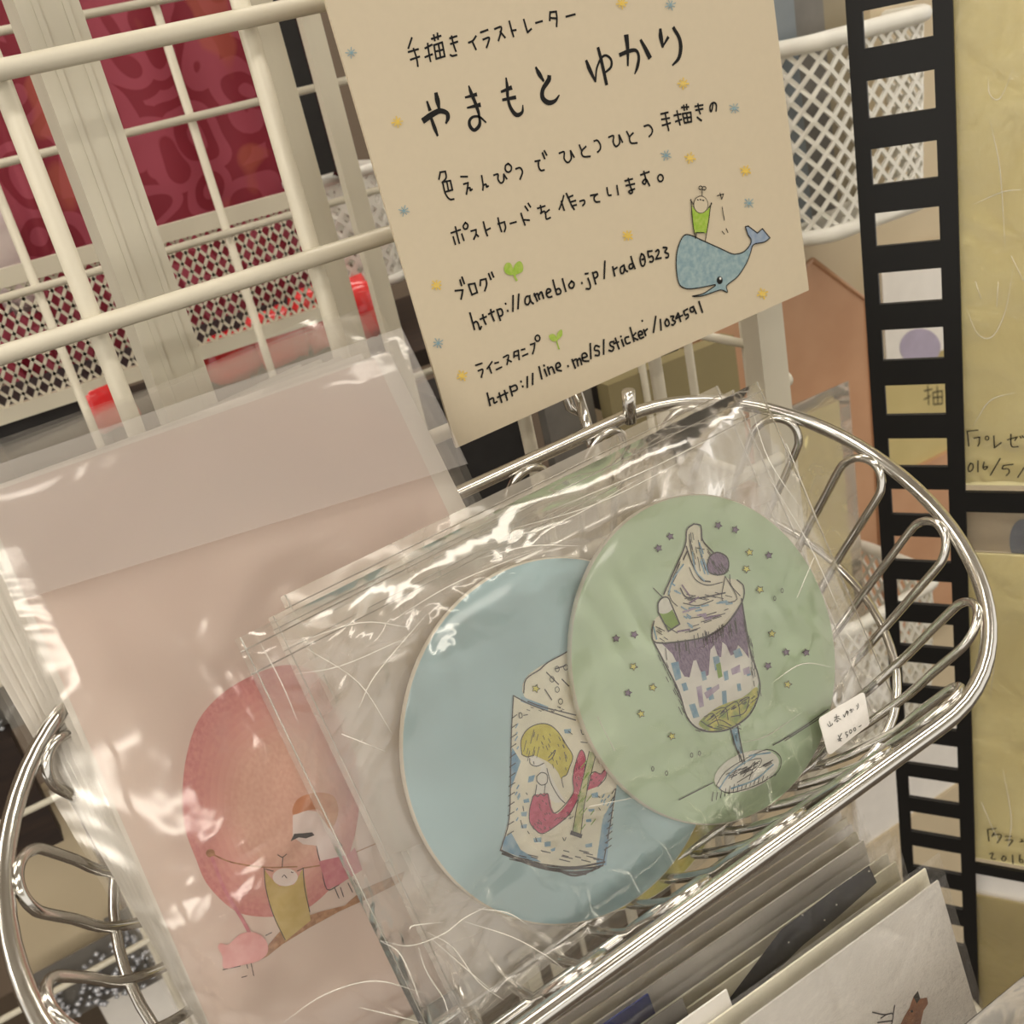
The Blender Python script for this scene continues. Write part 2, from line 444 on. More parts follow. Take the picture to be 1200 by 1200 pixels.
# ------------------------------------------------------------------ wire display grid nearest the camera
GY = .605; KG = GY / .56
def wire(parent, p, q, r, name='wire', m=None, n=10):
    b = MB(); b.tube([p, q], r, n); return b.build(name, m or M['white_wire'], parent, smooth=False if n < 6 else True)
g = thing('wire_display_grid', (.2, GY, -1.2), 'thick white coated wire display grid behind the handwritten sign', 'display grid')
for x, r in ((.0515, .0054), (.172, .0054), (.278, .0050), (.384, .0050)):
    wire(g, (x * KG, GY, .32), (x * KG, GY, -1.2), r, 'vertical_wire')
for z in (.155, .0355, -.084, -.204, -.324, -.444):
    wire(g, ((-.20 if z > -.2 else .045) * KG, GY - .0102, (z - .003) * KG), (.476 * KG, GY - .0102, (z + .004) * KG), .0052, 'horizontal_wire')
e = thing('grid_end_post', (.489 * KG, GY + .012, -1.2), 'flat white end post of the wire grid right of the handwritten sign', 'post')
b = MB(); b.box((.478 * KG, GY + .002, -1.2), (.502 * KG, GY + .022, .32)); b.build('upright', M['white_wire'], e)
b = MB(); b.tube([(.502 * KG, GY + .012, -.272 * KG), (.509 * KG, GY + .012, -.272 * KG)], .006, 12); b.build('bolt', M['white_wire'], e, smooth=True)
# side panel running away from the end post
sp = thing('side_wire_panel', (.54, .9, -1.2), 'white wire panel running away behind the end post', 'display grid')
for y, r in ((.66, .004), (.74, .004), (.82, .004)):
    wire(sp, (.546, y, .25), (.546, y, -1.2), r, 'vertical_wire')
for z in (-.265, -.39, -.14, -.52):
    wire(sp, (.538, .635, z), (.538, .835, z), .004, 'horizontal_wire')

# wide cream pillar and slimmer uprights behind the grid
PY = .66
pa = aty(60, 120, PY); pb = aty(134, 120, PY)
b = MB(); b.box((pa.x, PY, -1.9), (pb.x, PY + .05, .5))
po = b.build('pillar', M['post'], label='wide flat cream painted pillar behind the wire grid at left', cat='pillar')
b = MB()
for k in (.25, .72):
    xx = pa.x + (pb.x - pa.x) * k; b.box((xx, PY - .0012, -1.9), (xx + .0035, PY, .5))
b.build('groove_strip', M['post'], po)
for (px, py, Y, w, nm, lb) in ((360, 200, .85, .0205, 'rack_upright', 'slim cream upright between pink cloth and the white lattice basket'),
                               (412, 200, .83, .0155, 'rack_upright', 'slim cream upright right beside the left edge of the sign')):
    c = aty(px, py, Y); b = MB(); b.box((c.x - w / 2, Y, -1.2), (c.x + w / 2, Y + .012, .35)); b.build(nm, M['post'], label=lb, cat='upright', group='slim uprights behind the sign')

# ------------------------------------------------------------------ rear grid, cloths and mesh shelf at the left
RY = 1.0
g = thing('rear_wire_grid', (.1, RY, -2.05), 'thin white wire grid in front of the crimson cloths at left', 'display grid')
for x in (-.26, -.088, .0576, .233, .41):
    wire(g, (x, RY, .35), (x, RY, -2.05), .0040, 'vertical_wire')
for z in (.19, .09, -.005, -.108, -.30, -.44, -.578, -.79):
    wire(g, (-.4, RY - .007, z - .003), (.42, RY - .007, z + .003), .0036, 'horizontal_wire')

def lattice(b, f, nu, nv, w, th, wrap=False):
    """diamond net over a patch f(u,v)->(point, normal); u in 0..nu, v in 0..nv"""
    def strip(p):
        vs = []; fs = []
        for (u, v, du, dv) in p:
            P, N = f(u, v); Q, _ = f(u + du * .01, v + dv * .01)
            t = (Q - P).normalized(); s = t.cross(N).normalized() * w * .5; N = N.normalized() * th * .5
            vs += [P + s + N, P - s + N, P - s - N, P + s - N]
        m = len(p)
        for i in range(m - 1):
            for k in range(4): fs.append((4 * i + k, 4 * i + (k + 1) % 4, 4 * i + 4 + (k + 1) % 4, 4 * i + 4 + k))
        b.add(vs, fs)
    for sgn in (1, -1):
        for u0 in (range(nu) if wrap else range(-nv, nu + nv + 1)):
            p = []
            for v in range(nv + 1):
                u = u0 + sgn * v
                if wrap or 0 <= u <= nu: p.append((u, v, sgn, 1))
            if len(p) > 1: strip(p)

mt = aty(190, 280, 1.05); mbp = aty(240, 405, 1.05); ml = aty(-60, 330, 1.05); mr_ = aty(372, 300, 1.05)
g = thing('mesh_shelf_basket', (.15, 1.05, mbp.z), 'white expanded metal mesh basket below the crimson cloths', 'basket')
b = MB(); x0, x1, z0, z1 = ml.x - .05, mr_.x, mbp.z, mt.z
nu = int((x1 - x0) / .0125); nv = int((z1 - z0) / .0165)
lattice(b, lambda u, v: (Vector((x0 + (x1 - x0) * u / nu, 1.05, z0 + (z1 - z0) * v / nv)), Vector((0, -1, 0))), nu, nv, .0030, .002)
b.build('mesh_front', M['white_wire'], g)
b = MB(); b.box((x0, 1.045, z1 - .004), (x1, 1.055, z1 + .012)); b.build('top_rail', M['white_wire'], g)
b = MB(); b.box((x0, 1.045, z0 - .012), (x1, 1.055, z0 + .002)); b.build('bottom_rail', M['white_wire'], g)
b = MB(); b.box((x0, 1.056, z0 - .010), (x1, 1.19, z0 - .004)); b.build('shelf_floor', M['dark'], g)

def cloth(px0, px1, top, bot, Y, m, lb, grp=None, amp=.008):
    a = aty(px0[0], px0[1], Y); c = aty(px1[0], px1[1], Y); b = MB(); nx, nz = 28, 10
    vs = []; fs = []
    for j in range(nz + 1):
        for i in range(nx + 1):
            t = i / nx; x = a.x + (c.x - a.x) * t; z = top + (bot - top) * j / nz
            vs.append((x, Y + amp * math.sin(t * 19 + j * .2) * (.4 + .6 * j / nz), z))
    for j in range(nz):
        for i in range(nx): fs.append((j * (nx + 1) + i, j * (nx + 1) + i + 1, (j + 1) * (nx + 1) + i + 1, (j + 1) * (nx + 1) + i))
    k = len(vs); vs += [(v[0], v[1] + .004, v[2]) for v in vs]; fs += [tuple(q + k for q in reversed(f)) for f in fs]
    b.add(vs, fs); return b.build('printed_cloth', m, smooth=True, label=lb, cat='cloth', group=grp)
cloth((-60, 300), (62, 240), .30, -.235, 1.22, M['cloth'], 'crimson patterned cloth hanging left of the cream pillar', 'hanging crimson cloths')
cloth((66, 240), (331, 150), .30, -.235, 1.23, M['cloth'], 'crimson patterned cloth hanging right of the cream pillar', 'hanging crimson cloths')
cloth((333, 120), (352, 120), .30, -.12, 1.21, M['magenta'], 'narrow magenta cloth strip beside the crimson cloth', 'hanging crimson cloths', .003)
# black fringed scarf
a = aty(331, 60, 1.10); c = aty(366, 60, 1.10); zb = aty(378, 205, 1.10).z
s = thing('fringed_scarf', ((a.x + c.x) / 2, 1.10, zb), 'black cloth with dark red fringe hanging left of the sign', 'scarf')
b = MB(); b.box((a.x, 1.10, zb), (a.x + (c.x - a.x) * .72, 1.112, .3)); b.build('panel', M['dark'], s)
b = MB()
for i in range(70):
    z = .3 + (zb - .3) * i / 69; l = random.uniform(.6, 1.0)
    x = a.x + (c.x - a.x) * .70
    b.tube([(x, 1.106, z), (x + (c.x - a.x) * .2, 1.103, z - .004), (x + (c.x - a.x) * .34 * l, 1.106, z - .014)], .004, 5)
fm = mat('dark_red_fringe', (70, 22, 26), .8)
b.build('fringe', fm, s, kind='stuff')

# white lattice basket beside the sign, far
def tub(name, cx, cy, hx, hy, r, z0, z1, nu, nv, wst, label, taper=.9, rim=.006, solid=None):
    """rounded-rectangle plastic basket with a diamond net wall"""
    def outline(t, k):
        # t in 0..1 round the rounded rectangle, k scale
        L1, L2, q = 2 * (hx - r), 2 * (hy - r), math.pi * r / 2
        per = 2 * L1 + 2 * L2 + 4 * q; s = (t % 1) * per
        segs = [('l', L1, (-hx + r, -hy), (1, 0)), ('a', q, (hx - r, -hy + r), -90), ('l', L2, (hx, -hy + r), (0, 1)), ('a', q, (hx - r, hy - r), 0),
                ('l', L1, (hx - r, hy), (-1, 0)), ('a', q, (-hx + r, hy - r), 90), ('l', L2, (-hx, hy - r), (0, -1)), ('a', q, (-hx + r, -hy + r), 180)]
        for sg in segs:
            if s <= sg[1] or sg is segs[-1]:
                if sg[0] == 'l':
                    x, y = sg[2][0] + sg[3][0] * s, sg[2][1] + sg[3][1] * s; n = (sg[3][1], -sg[3][0])
                else:
                    an = math.radians(sg[3]) + s / r; x, y = sg[2][0] + r * math.cos(an), sg[2][1] + r * math.sin(an); n = (math.cos(an), math.sin(an))
                return x * k, y * k, n
            s -= sg[1]
    t_ = thing(name, (cx, cy, z0), label, 'basket')
    def f(u, v):
        k = taper + (1 - taper) * v / nv
        x, y, n = outline(u / nu, k); return Vector((cx + x, cy + y, z0 + (z1 - z0) * v / nv)), Vector((n[0], n[1], 0))
    b = MB(); lattice(b, f, nu, nv, wst, .003, True)
    # close the seam with the strips that run past it
    b.build('mesh_wall', M['white_plastic'], t_)
    for z, k, nm in ((z1 + rim * .6, 1.01, 'rim'), (z0 - rim * .4, taper, 'base_rim')):
        b = MB(); b.tube([(cx + outline(i / 48, k)[0], cy + outline(i / 48, k)[1], z) for i in range(48)], rim, 8, True); b.build(nm, M['white_plastic'], t_, smooth=True)
    b = MB(); b.slab([(cx + outline(i / 32, taper)[0], cy + outline(i / 32, taper)[1], z0 - .004) for i in range(32)], (0, 0, .004)); b.build('base', M['white_plastic'], t_)
    return t_
q = aty(398, 212, 1.12); qb = aty(415, 340, 1.12)
tub('lattice_basket', q.x + .012, 1.12 + .05, .045, .05, .02, qb.z, q.z, 20, 6, .005, 'small white lattice basket seen left of the sign')

# red packets and dark items below the mesh shelf
def pillow(name, m, c, sx, sy, sz, label, cat, group=None, crinkle=.12):
    b = MB(); n, k = 14, 8; vs = []; fs = []
    for j in range(k + 1):
        ph = math.pi * j / k
        for i in range(n):
            th = 2 * math.pi * i / n
            sp_ = lambda v, e: math.copysign(abs(v) ** e, v)
            r = 1 + random.uniform(-crinkle, crinkle) * (0 < j < k)
            vs.append((c[0] + sx * sp_(math.sin(ph), .5) * sp_(math.cos(th), .5) * r, c[1] + sy * sp_(math.sin(ph), .6) * sp_(math.sin(th), .6) * r, c[2] + sz * sp_(math.cos(ph), .6) * r))
    for j in range(k):
        for i in range(n): fs.append((j * n + i, j * n + (i + 1) % n, (j + 1) * n + (i + 1) % n, (j + 1) * n + i))
    b.add(vs, fs); return b.build(name, m, smooth=True, label=label, cat=cat, group=group)
SHELF_Z = aty(320, 430, 1.05).z
for (px, py, Y, sx, sz, lb) in ((125, 474, 1.06, .026, .026, 'red gel packet left of the cream pillar'), (270, 418, 1.08, .030, .024, 'red gel packet just right of the cream pillar'),
                                (322, 396, 1.08, .030, .030, 'red gel packet in the middle above the pink prints'), (372, 372, 1.08, .026, .034, 'red gel packet beside the slim upright'), (415, 362, 1.1, .028, .034, 'red gel packet close to the left edge of the sign')):
    c = aty(px, py, Y); pillow('red_packet', M['red'], (c.x, c.y, c.z), sx, .02, sz, lb, 'packet', 'red packets on the lower shelf')
zs = aty(125, 474, 1.06).z - .03
b = MB(); b.box((-.45, 1.02, zs - .03), (.55, 1.3, zs - .012)); b.build('shelf_board', M['dark_wood'], label='dark wooden shelf board under the red packets', cat='shelf')
c = aty(60, 490, 1.06); b = MB(); b.box((c.x - .05, 1.05, zs - .012), (c.x + .045, 1.12, c.z + .015))
b.build('dark_box', M['dark'], label='small black box on the shelf left of the pillar', cat='box')
c = aty(6, 300, 1.12); pillow('pale_packet', M['pale'], (c.x, 1.12, c.z), .018, .015, .055, 'pale translucent packet in the mesh basket at the left edge', 'packet', None, .2)

# lower left: shelf stock seen through the chrome basket
for (p0, p1, Y, m, nm, lb, ct, dep) in (
    ((-60, 895), (75, 985), 1.06, M['dark_wood'], 'shelf_rail', 'dark brown shelf rail seen left of the pink prints', 'shelf', .03),
    ((-60, 980), (175, 1130), 1.12, M['beige'], 'beige_folder', 'large beige folder seen through the left end of the chrome basket', 'folder', .02),
    ((-90, 640), (38, 840), 1.12, M['grey_box'], 'grey_crate', 'grey plastic crate at the left edge beside the prints', 'crate', .05),
    ((100, 1150), (330, 1320), 1.12, M['white_print'], 'white_packet', 'white packet at the bottom left below the chrome basket', 'packet', .02)):
    a = aty(*p0, Y); c = aty(*p1, Y); b = MB(); x0, x1 = sorted((a.x, c.x)); b.box((x0, Y, c.z), (x1, Y + dep, a.z)); b.build(nm, m, label=lb, cat=ct)
    if nm == 'grey_crate':
        o = bpy.data.objects[-1] if False else None
def bead_bag(px, py, Y, w, h, lb):
    c = aty(px, py, Y); t_ = thing('bead_packet', (c.x, Y, c.z - h), lb, 'packet', 'packets of silver beads')
    b = MB()
    for i in range(90):
        x, z = c.x + random.uniform(-w, w), c.z + random.uniform(-h, h); r = random.uniform(.0035, .006); y = Y + random.uniform(0, .008)
        vs = [(x, y, z + r), (x + r, y, z), (x, y - r, z), (x - r, y, z), (x, y + r, z), (x, y, z - r)]
        b.add(vs, [(0, 1, 2), (0, 2, 3), (0, 3, 4), (0, 4, 1), (5, 2, 1), (5, 3, 2), (5, 4, 3), (5, 1, 4)])
    b.build('beads', M['silver'], t_, smooth=True, kind='stuff')
    b = MB(); b.box((c.x - w * 1.15, Y + .014, c.z - h * 1.15), (c.x + w * 1.15, Y + .016, c.z + h * 1.25)); b.build('backing_card', M['grey_box'], t_)
bead_bag(110, 1155, 1.08, .05, .035, 'packet of silver beads at the lower left behind the basket wires')
bead_bag(185, 1110, 1.09, .035, .05, 'packet of silver beads beside the left edge of the pink print')
bead_bag(10, 800, 1.08, .05, .05, 'packet of silver beads at the left edge of the picture')

# ------------------------------------------------------------------ gap under the sign: stock behind the grid
def stock(name, m, p0, p1, Y, dep, lb, ct):
    a = aty(*p0, Y); c = aty(*p1, Y); x0, x1 = sorted((a.x, c.x)); b = MB(); b.box((x0, Y, min(a.z, c.z)), (x1, Y + dep, max(a.z, c.z)))
    return b.build(name, m, label=lb, cat=ct)
stock('dark_crate', M['dark'], (520, 470), (640, 600), .86, .08, 'dark crate behind the grid below the sign', 'crate')
stock('grey_pouch', M['grey_box'], (630, 440), (712, 560), .84, .015, 'grey plastic pouch behind the chrome hook', 'pouch')
stock('folded_card_sleeve', M['dull_olive'], (712, 452), (880, 560), .82, .02, 'olive card sleeve behind the grid wires under the sign', 'card')
stock('black_album', M['dark'], (690, 380), (800, 445), .88, .03, 'black album behind the lower edge of the sign', 'album')
stock('brown_notebook', M['copper'], (818, 380), (900, 460), .90, .02, 'brown notebook behind the white end post', 'notebook')

# ------------------------------------------------------------------ handwritten sign
SY = .535
SP = Plane((0, SY, 0))
bl = SP.ab(535, 525); br = SP.ab(948, 340)
tv = Vector((br[0] - bl[0], br[1] - bl[1])); sw = tv.length; tv.normalize(); uv = Vector((-tv.y, tv.x))
P4 = [Vector(bl), Vector(bl) + tv * sw, Vector(bl) + tv * sw + uv * sw * 1.12, Vector(bl) + uv * sw * 1.12]
sign = thing('handwritten_sign', SP.pt(*bl), 'cream card sign with black handwritten Japanese lettering and a blue whale', 'sign')
b = MB(); b.slab([SP.pt(p.x, p.y, 0) for p in P4], SP.n * -.0022); b.build('card', M['paper'], sign)
A = Art(SP, sign)
K = M['ink']
c1 = (460, 0, 5)
A.line('lettering_top_line', K, c1, '112,222 92,283;92,305 150,288;105,350 157,332;122,285 140,340 148,388;190,283 230,262;190,335 232,318;205,255 212,310 222,360;228,228 282,210;240,205 247,238;262,195 266,230;242,262 255,345;242,265 290,248;290,248 305,330;305,330 255,345;268,255 280,335;248,303 298,290;335,225 375,212;340,258 380,244;345,212 355,255 370,300;338,322 350,328 375,322;488,212 470,238 445,250;465,240 488,290;515,190 557,175;530,232 565,220 560,250 550,278;598,170 635,158 632,195 620,238;630,185 658,220;683,125 695,170 708,214;695,180 722,176;768,115 790,190;790,190 812,170;838,135 876,124;922,70 920,120;922,72 958,68;958,68 962,110 960,155;920,105 958,108;1016,98 1068,84', 2.3)
A.line('lettering_large', K, (480, 60, 6), '100,485,40 150,450,40 210,420,35 260,435,32 268,470,30 255,505,14;122,355,14 140,410,26;185,300,26 195,350,38 205,400,20;150,470,22 175,540,28 195,592,16;415,245,10 430,290,26 455,350,26 480,420,24 490,470,18 490,520,26 455,555,24 425,530,26 420,490,22 445,462,18 490,462,16 535,500,12;392,325,14 465,305,26;405,398,12 490,378,30;677,190,12 685,250,24 690,330,22 710,400,26 750,448,30 790,430,22 795,380,8;645,285,16 710,258,30;655,342,18 740,325,26;887,115,14 910,160,32 940,208,16;980,180,30 975,205,34 935,270,30 935,330,34 975,362,34 1020,350,24 1050,310,10')
A.line('lettering_large', K, (660, 10, 6), '162,370,20 185,430,30 225,512,14;225,512,14 235,420,14 265,350,16 300,330,16 335,360,18 335,410,18 300,445,14;245,280,22 270,380,26 303,530,24;400,325,26 460,300,26 510,295,22 530,340,22 520,410,24 502,460,8;443,198,38 452,290,26 453,400,14;545,225,20 575,280,30 605,340,34;682,148,20 685,200,34 698,268,18;698,268,10 735,205,22;775,138,24 815,210,28 825,280,30 810,350,26 768,398,12')
c3 = (500, 150, 6); c3b = (650, 110, 6)
A.line('lettering_third_line', K, c3, '95,310 85,360;92,312 130,305;130,305 135,350 108,385;110,380 165,370;165,370 180,435;180,435 125,450;110,380 130,460 160,500 190,500;140,378 152,440;238,342 285,342;258,395 290,385;290,385 285,425 278,465;283,425 303,420 305,440 318,430;385,335 395,400 393,437;395,405 415,395 420,415 432,408;470,332 500,325 500,360 520,387 540,370 540,325;540,325 562,357;572,250 593,270 590,300 570,310 552,295 553,265 572,250;625,287 655,280 672,310 655,360;760,235 795,228;785,230 785,270 800,298 825,295;812,175 828,215;825,160 842,190;930,178 965,168 965,215 990,243 1015,215 1010,160;1010,160 1035,205;1072,120 1090,165;1118,130 1088,165 1100,200 1148,200', 2.1)
A.line('lettering_third_line', K, c3b, '275,332 300,328 320,360 318,390 300,410;378,305 412,295 410,340 430,370 455,345 450,290;452,290 475,340;505,265 525,305;550,275 525,305 535,345 578,345;628,228 660,220 685,250 680,280 662,300;745,142 795,130;750,180 805,170;755,222 812,205;775,135 785,190 800,257;838,152 885,142;848,195 890,180;858,120 870,180 880,218;890,95 940,92;905,80 910,115;925,75 928,110;897,140 912,205;897,140 955,130;955,130 960,195;960,195 912,205;925,135 935,200;903,172 960,163;985,88 1040,78;990,115 1040,105;1005,70 1015,120 1022,140;1000,165 1030,188;1110,75 1105,110 1095,125 1090,95 1100,70 1120,62 1135,80 1133,120', 2.1)
A.line('lettering_fourth_line', K, c3, '170,738 235,715;200,695 215,760 228,810;185,765 200,818;245,745 260,790;270,665 287,680 283,705 265,710 255,690 270,665;310,725 345,715;345,715 345,745 330,782;345,745 362,762;397,660 412,720 425,757;415,720 445,705;500,675 545,660;545,660 553,700 545,728;500,632 510,680 525,728;585,672 628,660;662,600 678,650 690,683;675,645 720,648;690,550 710,580;712,530 728,555;778,565 830,548;798,545 805,585 800,600;800,600 825,585 835,610 840,640 868,630;860,575 830,600;962,475 950,520 930,572;945,515 965,578;980,460 1000,500;990,490 1025,475;995,490 1015,540 1035,572;1010,520 1045,510;1020,548 1050,540;1075,515 1105,508 1108,530 1095,545', 2.1)
A.line('lettering_fourth_line', K, c3b, '250,715 300,705;295,705 275,730 285,758 315,758;365,660 375,710 395,712;435,645 445,708;492,612 545,598;500,645 560,632;515,595 530,650 545,690 530,700 520,685 560,668;602,570 662,548;625,545 640,610 632,635 615,620 640,600 665,645', 2.1)
A.ring('lettering_fourth_line', K, c3b, 742, 592, 19, 24, 2.0)
c5 = (520, 280, 7.5); c5b = (660, 270, 7.5)
A.line('lettering_blog_line', K, c5, '98,455 165,448;165,448 158,490 150,528;140,360 155,410;158,335 178,392;215,400 245,490;215,400 270,390;270,390 292,470;292,470 245,490;320,365 318,410;320,362 368,350;368,350 375,400 358,455;392,305 412,355;418,292 436,335', 2.2)
A.line('lettering_first_address', K, c5, '228,650 250,730 268,795;255,745 280,725 300,745 315,795 328,770;318,705 372,682;340,665 350,710 368,750;392,660 440,635;410,620 420,670 440,718;465,620 480,670 495,715;465,625 500,615 515,645 510,670 485,680;540,566 543,572;558,628 561,634;607,498 605,635;657,485 650,612;755,500 720,510 712,560 735,578 755,545 750,500;750,500 765,550 785,568;792,480 820,545;795,500 820,480 835,520 840,530;830,500 855,465 875,522;905,480 935,460 930,440 905,445 900,490 920,512 948,505;957,362 975,430 990,485;980,455 1005,435 1025,455 1020,480 995,487;1040,350 1070,460;1120,370 1143,390 1135,425 1110,430 1097,405 1120,370', 2.2)
A.line('lettering_first_address', K, c5b, '160,458 163,466;215,420 235,480 230,512 198,512;190,382 215,378;255,370 270,425 283,470;258,375 290,365 300,400 275,422;363,270 357,422;432,320 450,400;440,345 470,325;530,305 500,330 505,375 528,370 535,325;530,305 545,350 562,360;592,230 610,290 628,335;605,290 578,305 580,335 605,330 612,300;685,205 672,250 685,305 705,310 718,270 705,220 685,205;690,255 715,250;740,185 750,235 775,225 790,250 780,275 757,275;740,185 778,180;810,185 830,170 838,195 810,252;810,252 858,242;875,150 910,155 890,190 920,205 918,235 898,240', 2.2)
c6 = (540, 370, 4)
A.line('lettering_stamp_line', K, c6, '68,232 98,222;80,258 102,252 95,288;145,215 122,248;132,240 142,268;158,222 175,218;165,252 190,240;198,195 222,185 215,228;216,205 235,215;248,170 248,195;248,170 268,162;268,162 272,205;250,188 268,185;282,160 298,155;288,188 312,178;325,135 345,128;345,128 342,155 335,178', 2.0)
A.ring('lettering_stamp_line', K, c6, 358, 105, 11, 14, 1.9)
A.line('lettering_second_address', K, c6, '122,362 130,395 136,420;130,395 150,385 155,408 168,402;170,382 192,372;178,362 190,405;195,370 218,360;203,350 216,395;228,330 240,375;230,335 255,325 262,345 240,355;280,306 281,310;288,329 289,333;310,285 310,335;335,270 335,322;365,238 378,295;390,250 402,282;388,231 389,235;405,240 415,275;408,250 425,240 438,268;448,245 465,235 458,220 445,228 448,252 470,258;500,234 502,238;520,205 535,245;522,215 540,203 548,235;543,212 556,200 565,228;568,198 590,190 582,175 567,182 572,210 598,212;605,130 608,200;648,145 630,140 625,160 645,165 645,185 628,185;668,112 668,180;715,120 698,125 700,140 715,148 708,165 692,162;715,130 738,122;722,105 740,155;752,112 762,142;748,95 749,98;785,98 768,105 775,130 792,125;792,55 810,120;818,80 805,100 828,112;832,92 850,85 842,72 830,80 838,105 855,100;855,65 865,92;858,75 872,62;848,22 849,25', 2.2)
A.line('lettering_second_address', K, c5b, '810,755 790,895;850,782 857,875;905,780 890,810 905,840 928,825 920,790 905,780;940,755 968,755 955,785 982,800 965,830 950,828;1005,725 985,775;985,775 1045,745;1010,735 1028,800;1055,710 1068,745 1090,735 1095,760 1075,778;1055,710 1088,690;1140,670 1112,685 1120,715 1145,705 1140,670;1140,670 1165,730', 2.2)
cw = (780, 120, 4.8)
A.line('lettering_second_address', K, cw, '185,1120 205,1180', 2.2)
for k, (sx, sy) in enumerate(((411, 62), (473, 247), (780, 182), (860, 127), (877, 238), (513, 402), (785, 6), (465, 143), (800, 98), (808, 185), (873, 200), (735, 276), (511, 334), (541, 440), (893, 344), (728, 4))):
    m = M['blue_pencil'] if k < 7 else M['yellow_pencil']; nm = 'blue_star' if k < 7 else 'yellow_star'; A.piece = k + 1
    for q in range(4):
        t = q * math.pi / 4 + .2 * k; r = 6.5 - (q % 2) * 1.2
        A.line(nm, m, (0, 0, 1), '%f,%f %f,%f' % (sx - r * math.cos(t), sy - r * math.sin(t), sx + r * math.cos(t), sy + r * math.sin(t)), 1.1 if k < 7 else 1.7)
A.piece = 0
A.fill('sprout_drawing', M['green_pencil'], c5, '585,215 545,213 525,260 545,305 600,318 608,280;605,275 625,220 665,195 692,230 688,285 650,305 612,318', 3)
A.line('sprout_drawing', M['green_pencil'], c5, '612,300 622,335 637,362', 2.6)
A.piece = 20
A.fill('sprout_drawing', M['green_pencil'], c6, '410,95 425,85 440,90 446,115 425,118;446,115 450,82 470,64 473,90 456,110', 3)
A.line('sprout_drawing', M['green_pencil'], c6, '445,105 450,130 458,155', 1.6)
A.piece = 0
body = '105,745 75,790 58,860 58,950 75,1025 120,1048 200,1040 278,1025 240,1055 200,1078 145,1090 200,1088 270,1065 310,1052 345,1068 340,1030 400,980 450,905 475,840 455,822 435,840 400,852 365,850 300,820 200,775 150,752'
A.fill('whale_body', M['whale_blue'], cw, body)
A.fill('whale_tail', M['whale_tail'], cw, '475,840 490,800 550,785 583,762 540,710 512,735 460,695 445,700 460,745 478,775 465,810 455,822')
A.line('whale_outline', K, cw, '445,700 460,745 478,775 465,810 435,840 400,852 365,850 300,820 200,775 150,752 105,745 75,790 58,860 58,950 75,1025 120,1048 200,1040 278,1025 240,1055 200,1078 145,1090 200,1088 270,1065 310,1054 345,1068 340,1030 400,980 450,905 475,840 490,800 550,785 583,762', 1.2)
A.line('whale_outline', K, cw, '583,762 540,710;540,710 512,735;512,735 460,695;460,695 445,700', 1.2, 1)
A.ell('whale_eye', K, cw, 300, 1000, 17, 22)
A.ell('whale_eye_glint', M['off_white'], cw, 303, 990, 6, 8)
A.fill('figure_body', M['green_pencil'], cw, '140,575 150,690 158,735 225,735 238,660 248,580 232,605 195,625 155,600')
A.line('figure_outline', K, cw, '138,545 140,580 150,690 163,765;252,565 245,600 238,660 218,778;165,732 212,732;168,735 166,762;135,548 150,572;255,568 238,592;200,525 200,495', 1.1)
A.ell('figure_head', M['paper'], cw, 193, 575, 38, 46)
A.ring('figure_outline', K, cw, 193, 575, 39, 47, 1.1)
A.ring('figure_outline', K, cw, 192, 480, 10, 10, 1.0); A.ring('figure_outline', K, cw, 212, 483, 10, 10, 1.0)
A.line('figure_face', K, cw, '173,547 178,549;188,546 194,548;203,550 209,552', 1.3)
A.line('small_lettering', K, cw, '285,525 320,515;320,515 312,540;300,510 310,545;312,588 325,662;312,725 325,740;335,710 345,732', 1.0)
A.finish()

# ------------------------------------------------------------------ chrome wire basket (tilted towards the viewer)
BC = Vector((.1812, .3985, -.2894))
yaw = .0355; sl = .5353
ex = Vector((math.cos(yaw), math.sin(yaw), math.sin(yaw) * sl)).normalized()
ev = Vector((-math.sin(yaw), math.cos(yaw), math.cos(yaw) * sl)); ev = (ev - ex * ex.dot(ev)).normalized()
en = ex.cross(ev)
def loc(x, v, h): return BC + ex * x + ev * v + en * h
def stadium(hx, hv, n=400):
    re = hv * .885; out = []
    L1 = 2 * (hx - re)
    pts = [(-(hx - re) + L1 * i / 60, -hv) for i in range(60)]
    pts += [((hx - re) + re * math.sin(math.pi * i / 60), -hv * math.cos(math.pi * i / 60)) for i in range(60)]
    pts += [((hx - re) - L1 * i / 60, hv) for i in range(60)]
    pts += [(-(hx - re) - re * math.sin(math.pi * i / 60), hv * math.cos(math.pi * i / 60)) for i in range(60)]
    acc = [0.0]
    for i in range(1, len(pts) + 1):
        a, c = pts[i - 1], pts[i % len(pts)]; acc.append(acc[-1] + math.hypot(c[0] - a[0], c[1] - a[1]))
    for k in range(n):
        s = acc[-1] * k / n
        i = max(j for j in range(len(pts)) if acc[j] <= s); t = (s - acc[i]) / max(acc[i + 1] - acc[i], 1e-9)
        a, c = pts[i], pts[(i + 1) % len(pts)]; out.append((a[0] + (c[0] - a[0]) * t, a[1] + (c[1] - a[1]) * t))
    return out, acc[-1]
NP = 480
RIM, PER = stadium(.2632, .1287, NP)
RIMI, _ = stadium(.2632 - .0052, .1287 - .0052, NP)
RA, _ = stadium(.2335, .109, NP)
RB, _ = stadium(.206, .088, NP)
RC, _ = stadium(.165, .058, NP)
bk = thing('chrome_wire_basket', loc(0, 0, -.09), 'tilted oval chrome wire basket holding the prints and round cards', 'basket')
b = MB(); b.tube([loc(x, v, 0) for x, v in RIM[::4]], .0043, 14, True); b.build('rim', M['chrome'], bk, smooth=True)
for R_, h, r in ((RA, -.067, .0026), (RB, -.092, .0026)):
    b = MB(); b.tube([loc(x, v, h) for x, v in R_[::4]], r, 10, True); b.build('lower_ring', M['chrome'], bk, smooth=True)
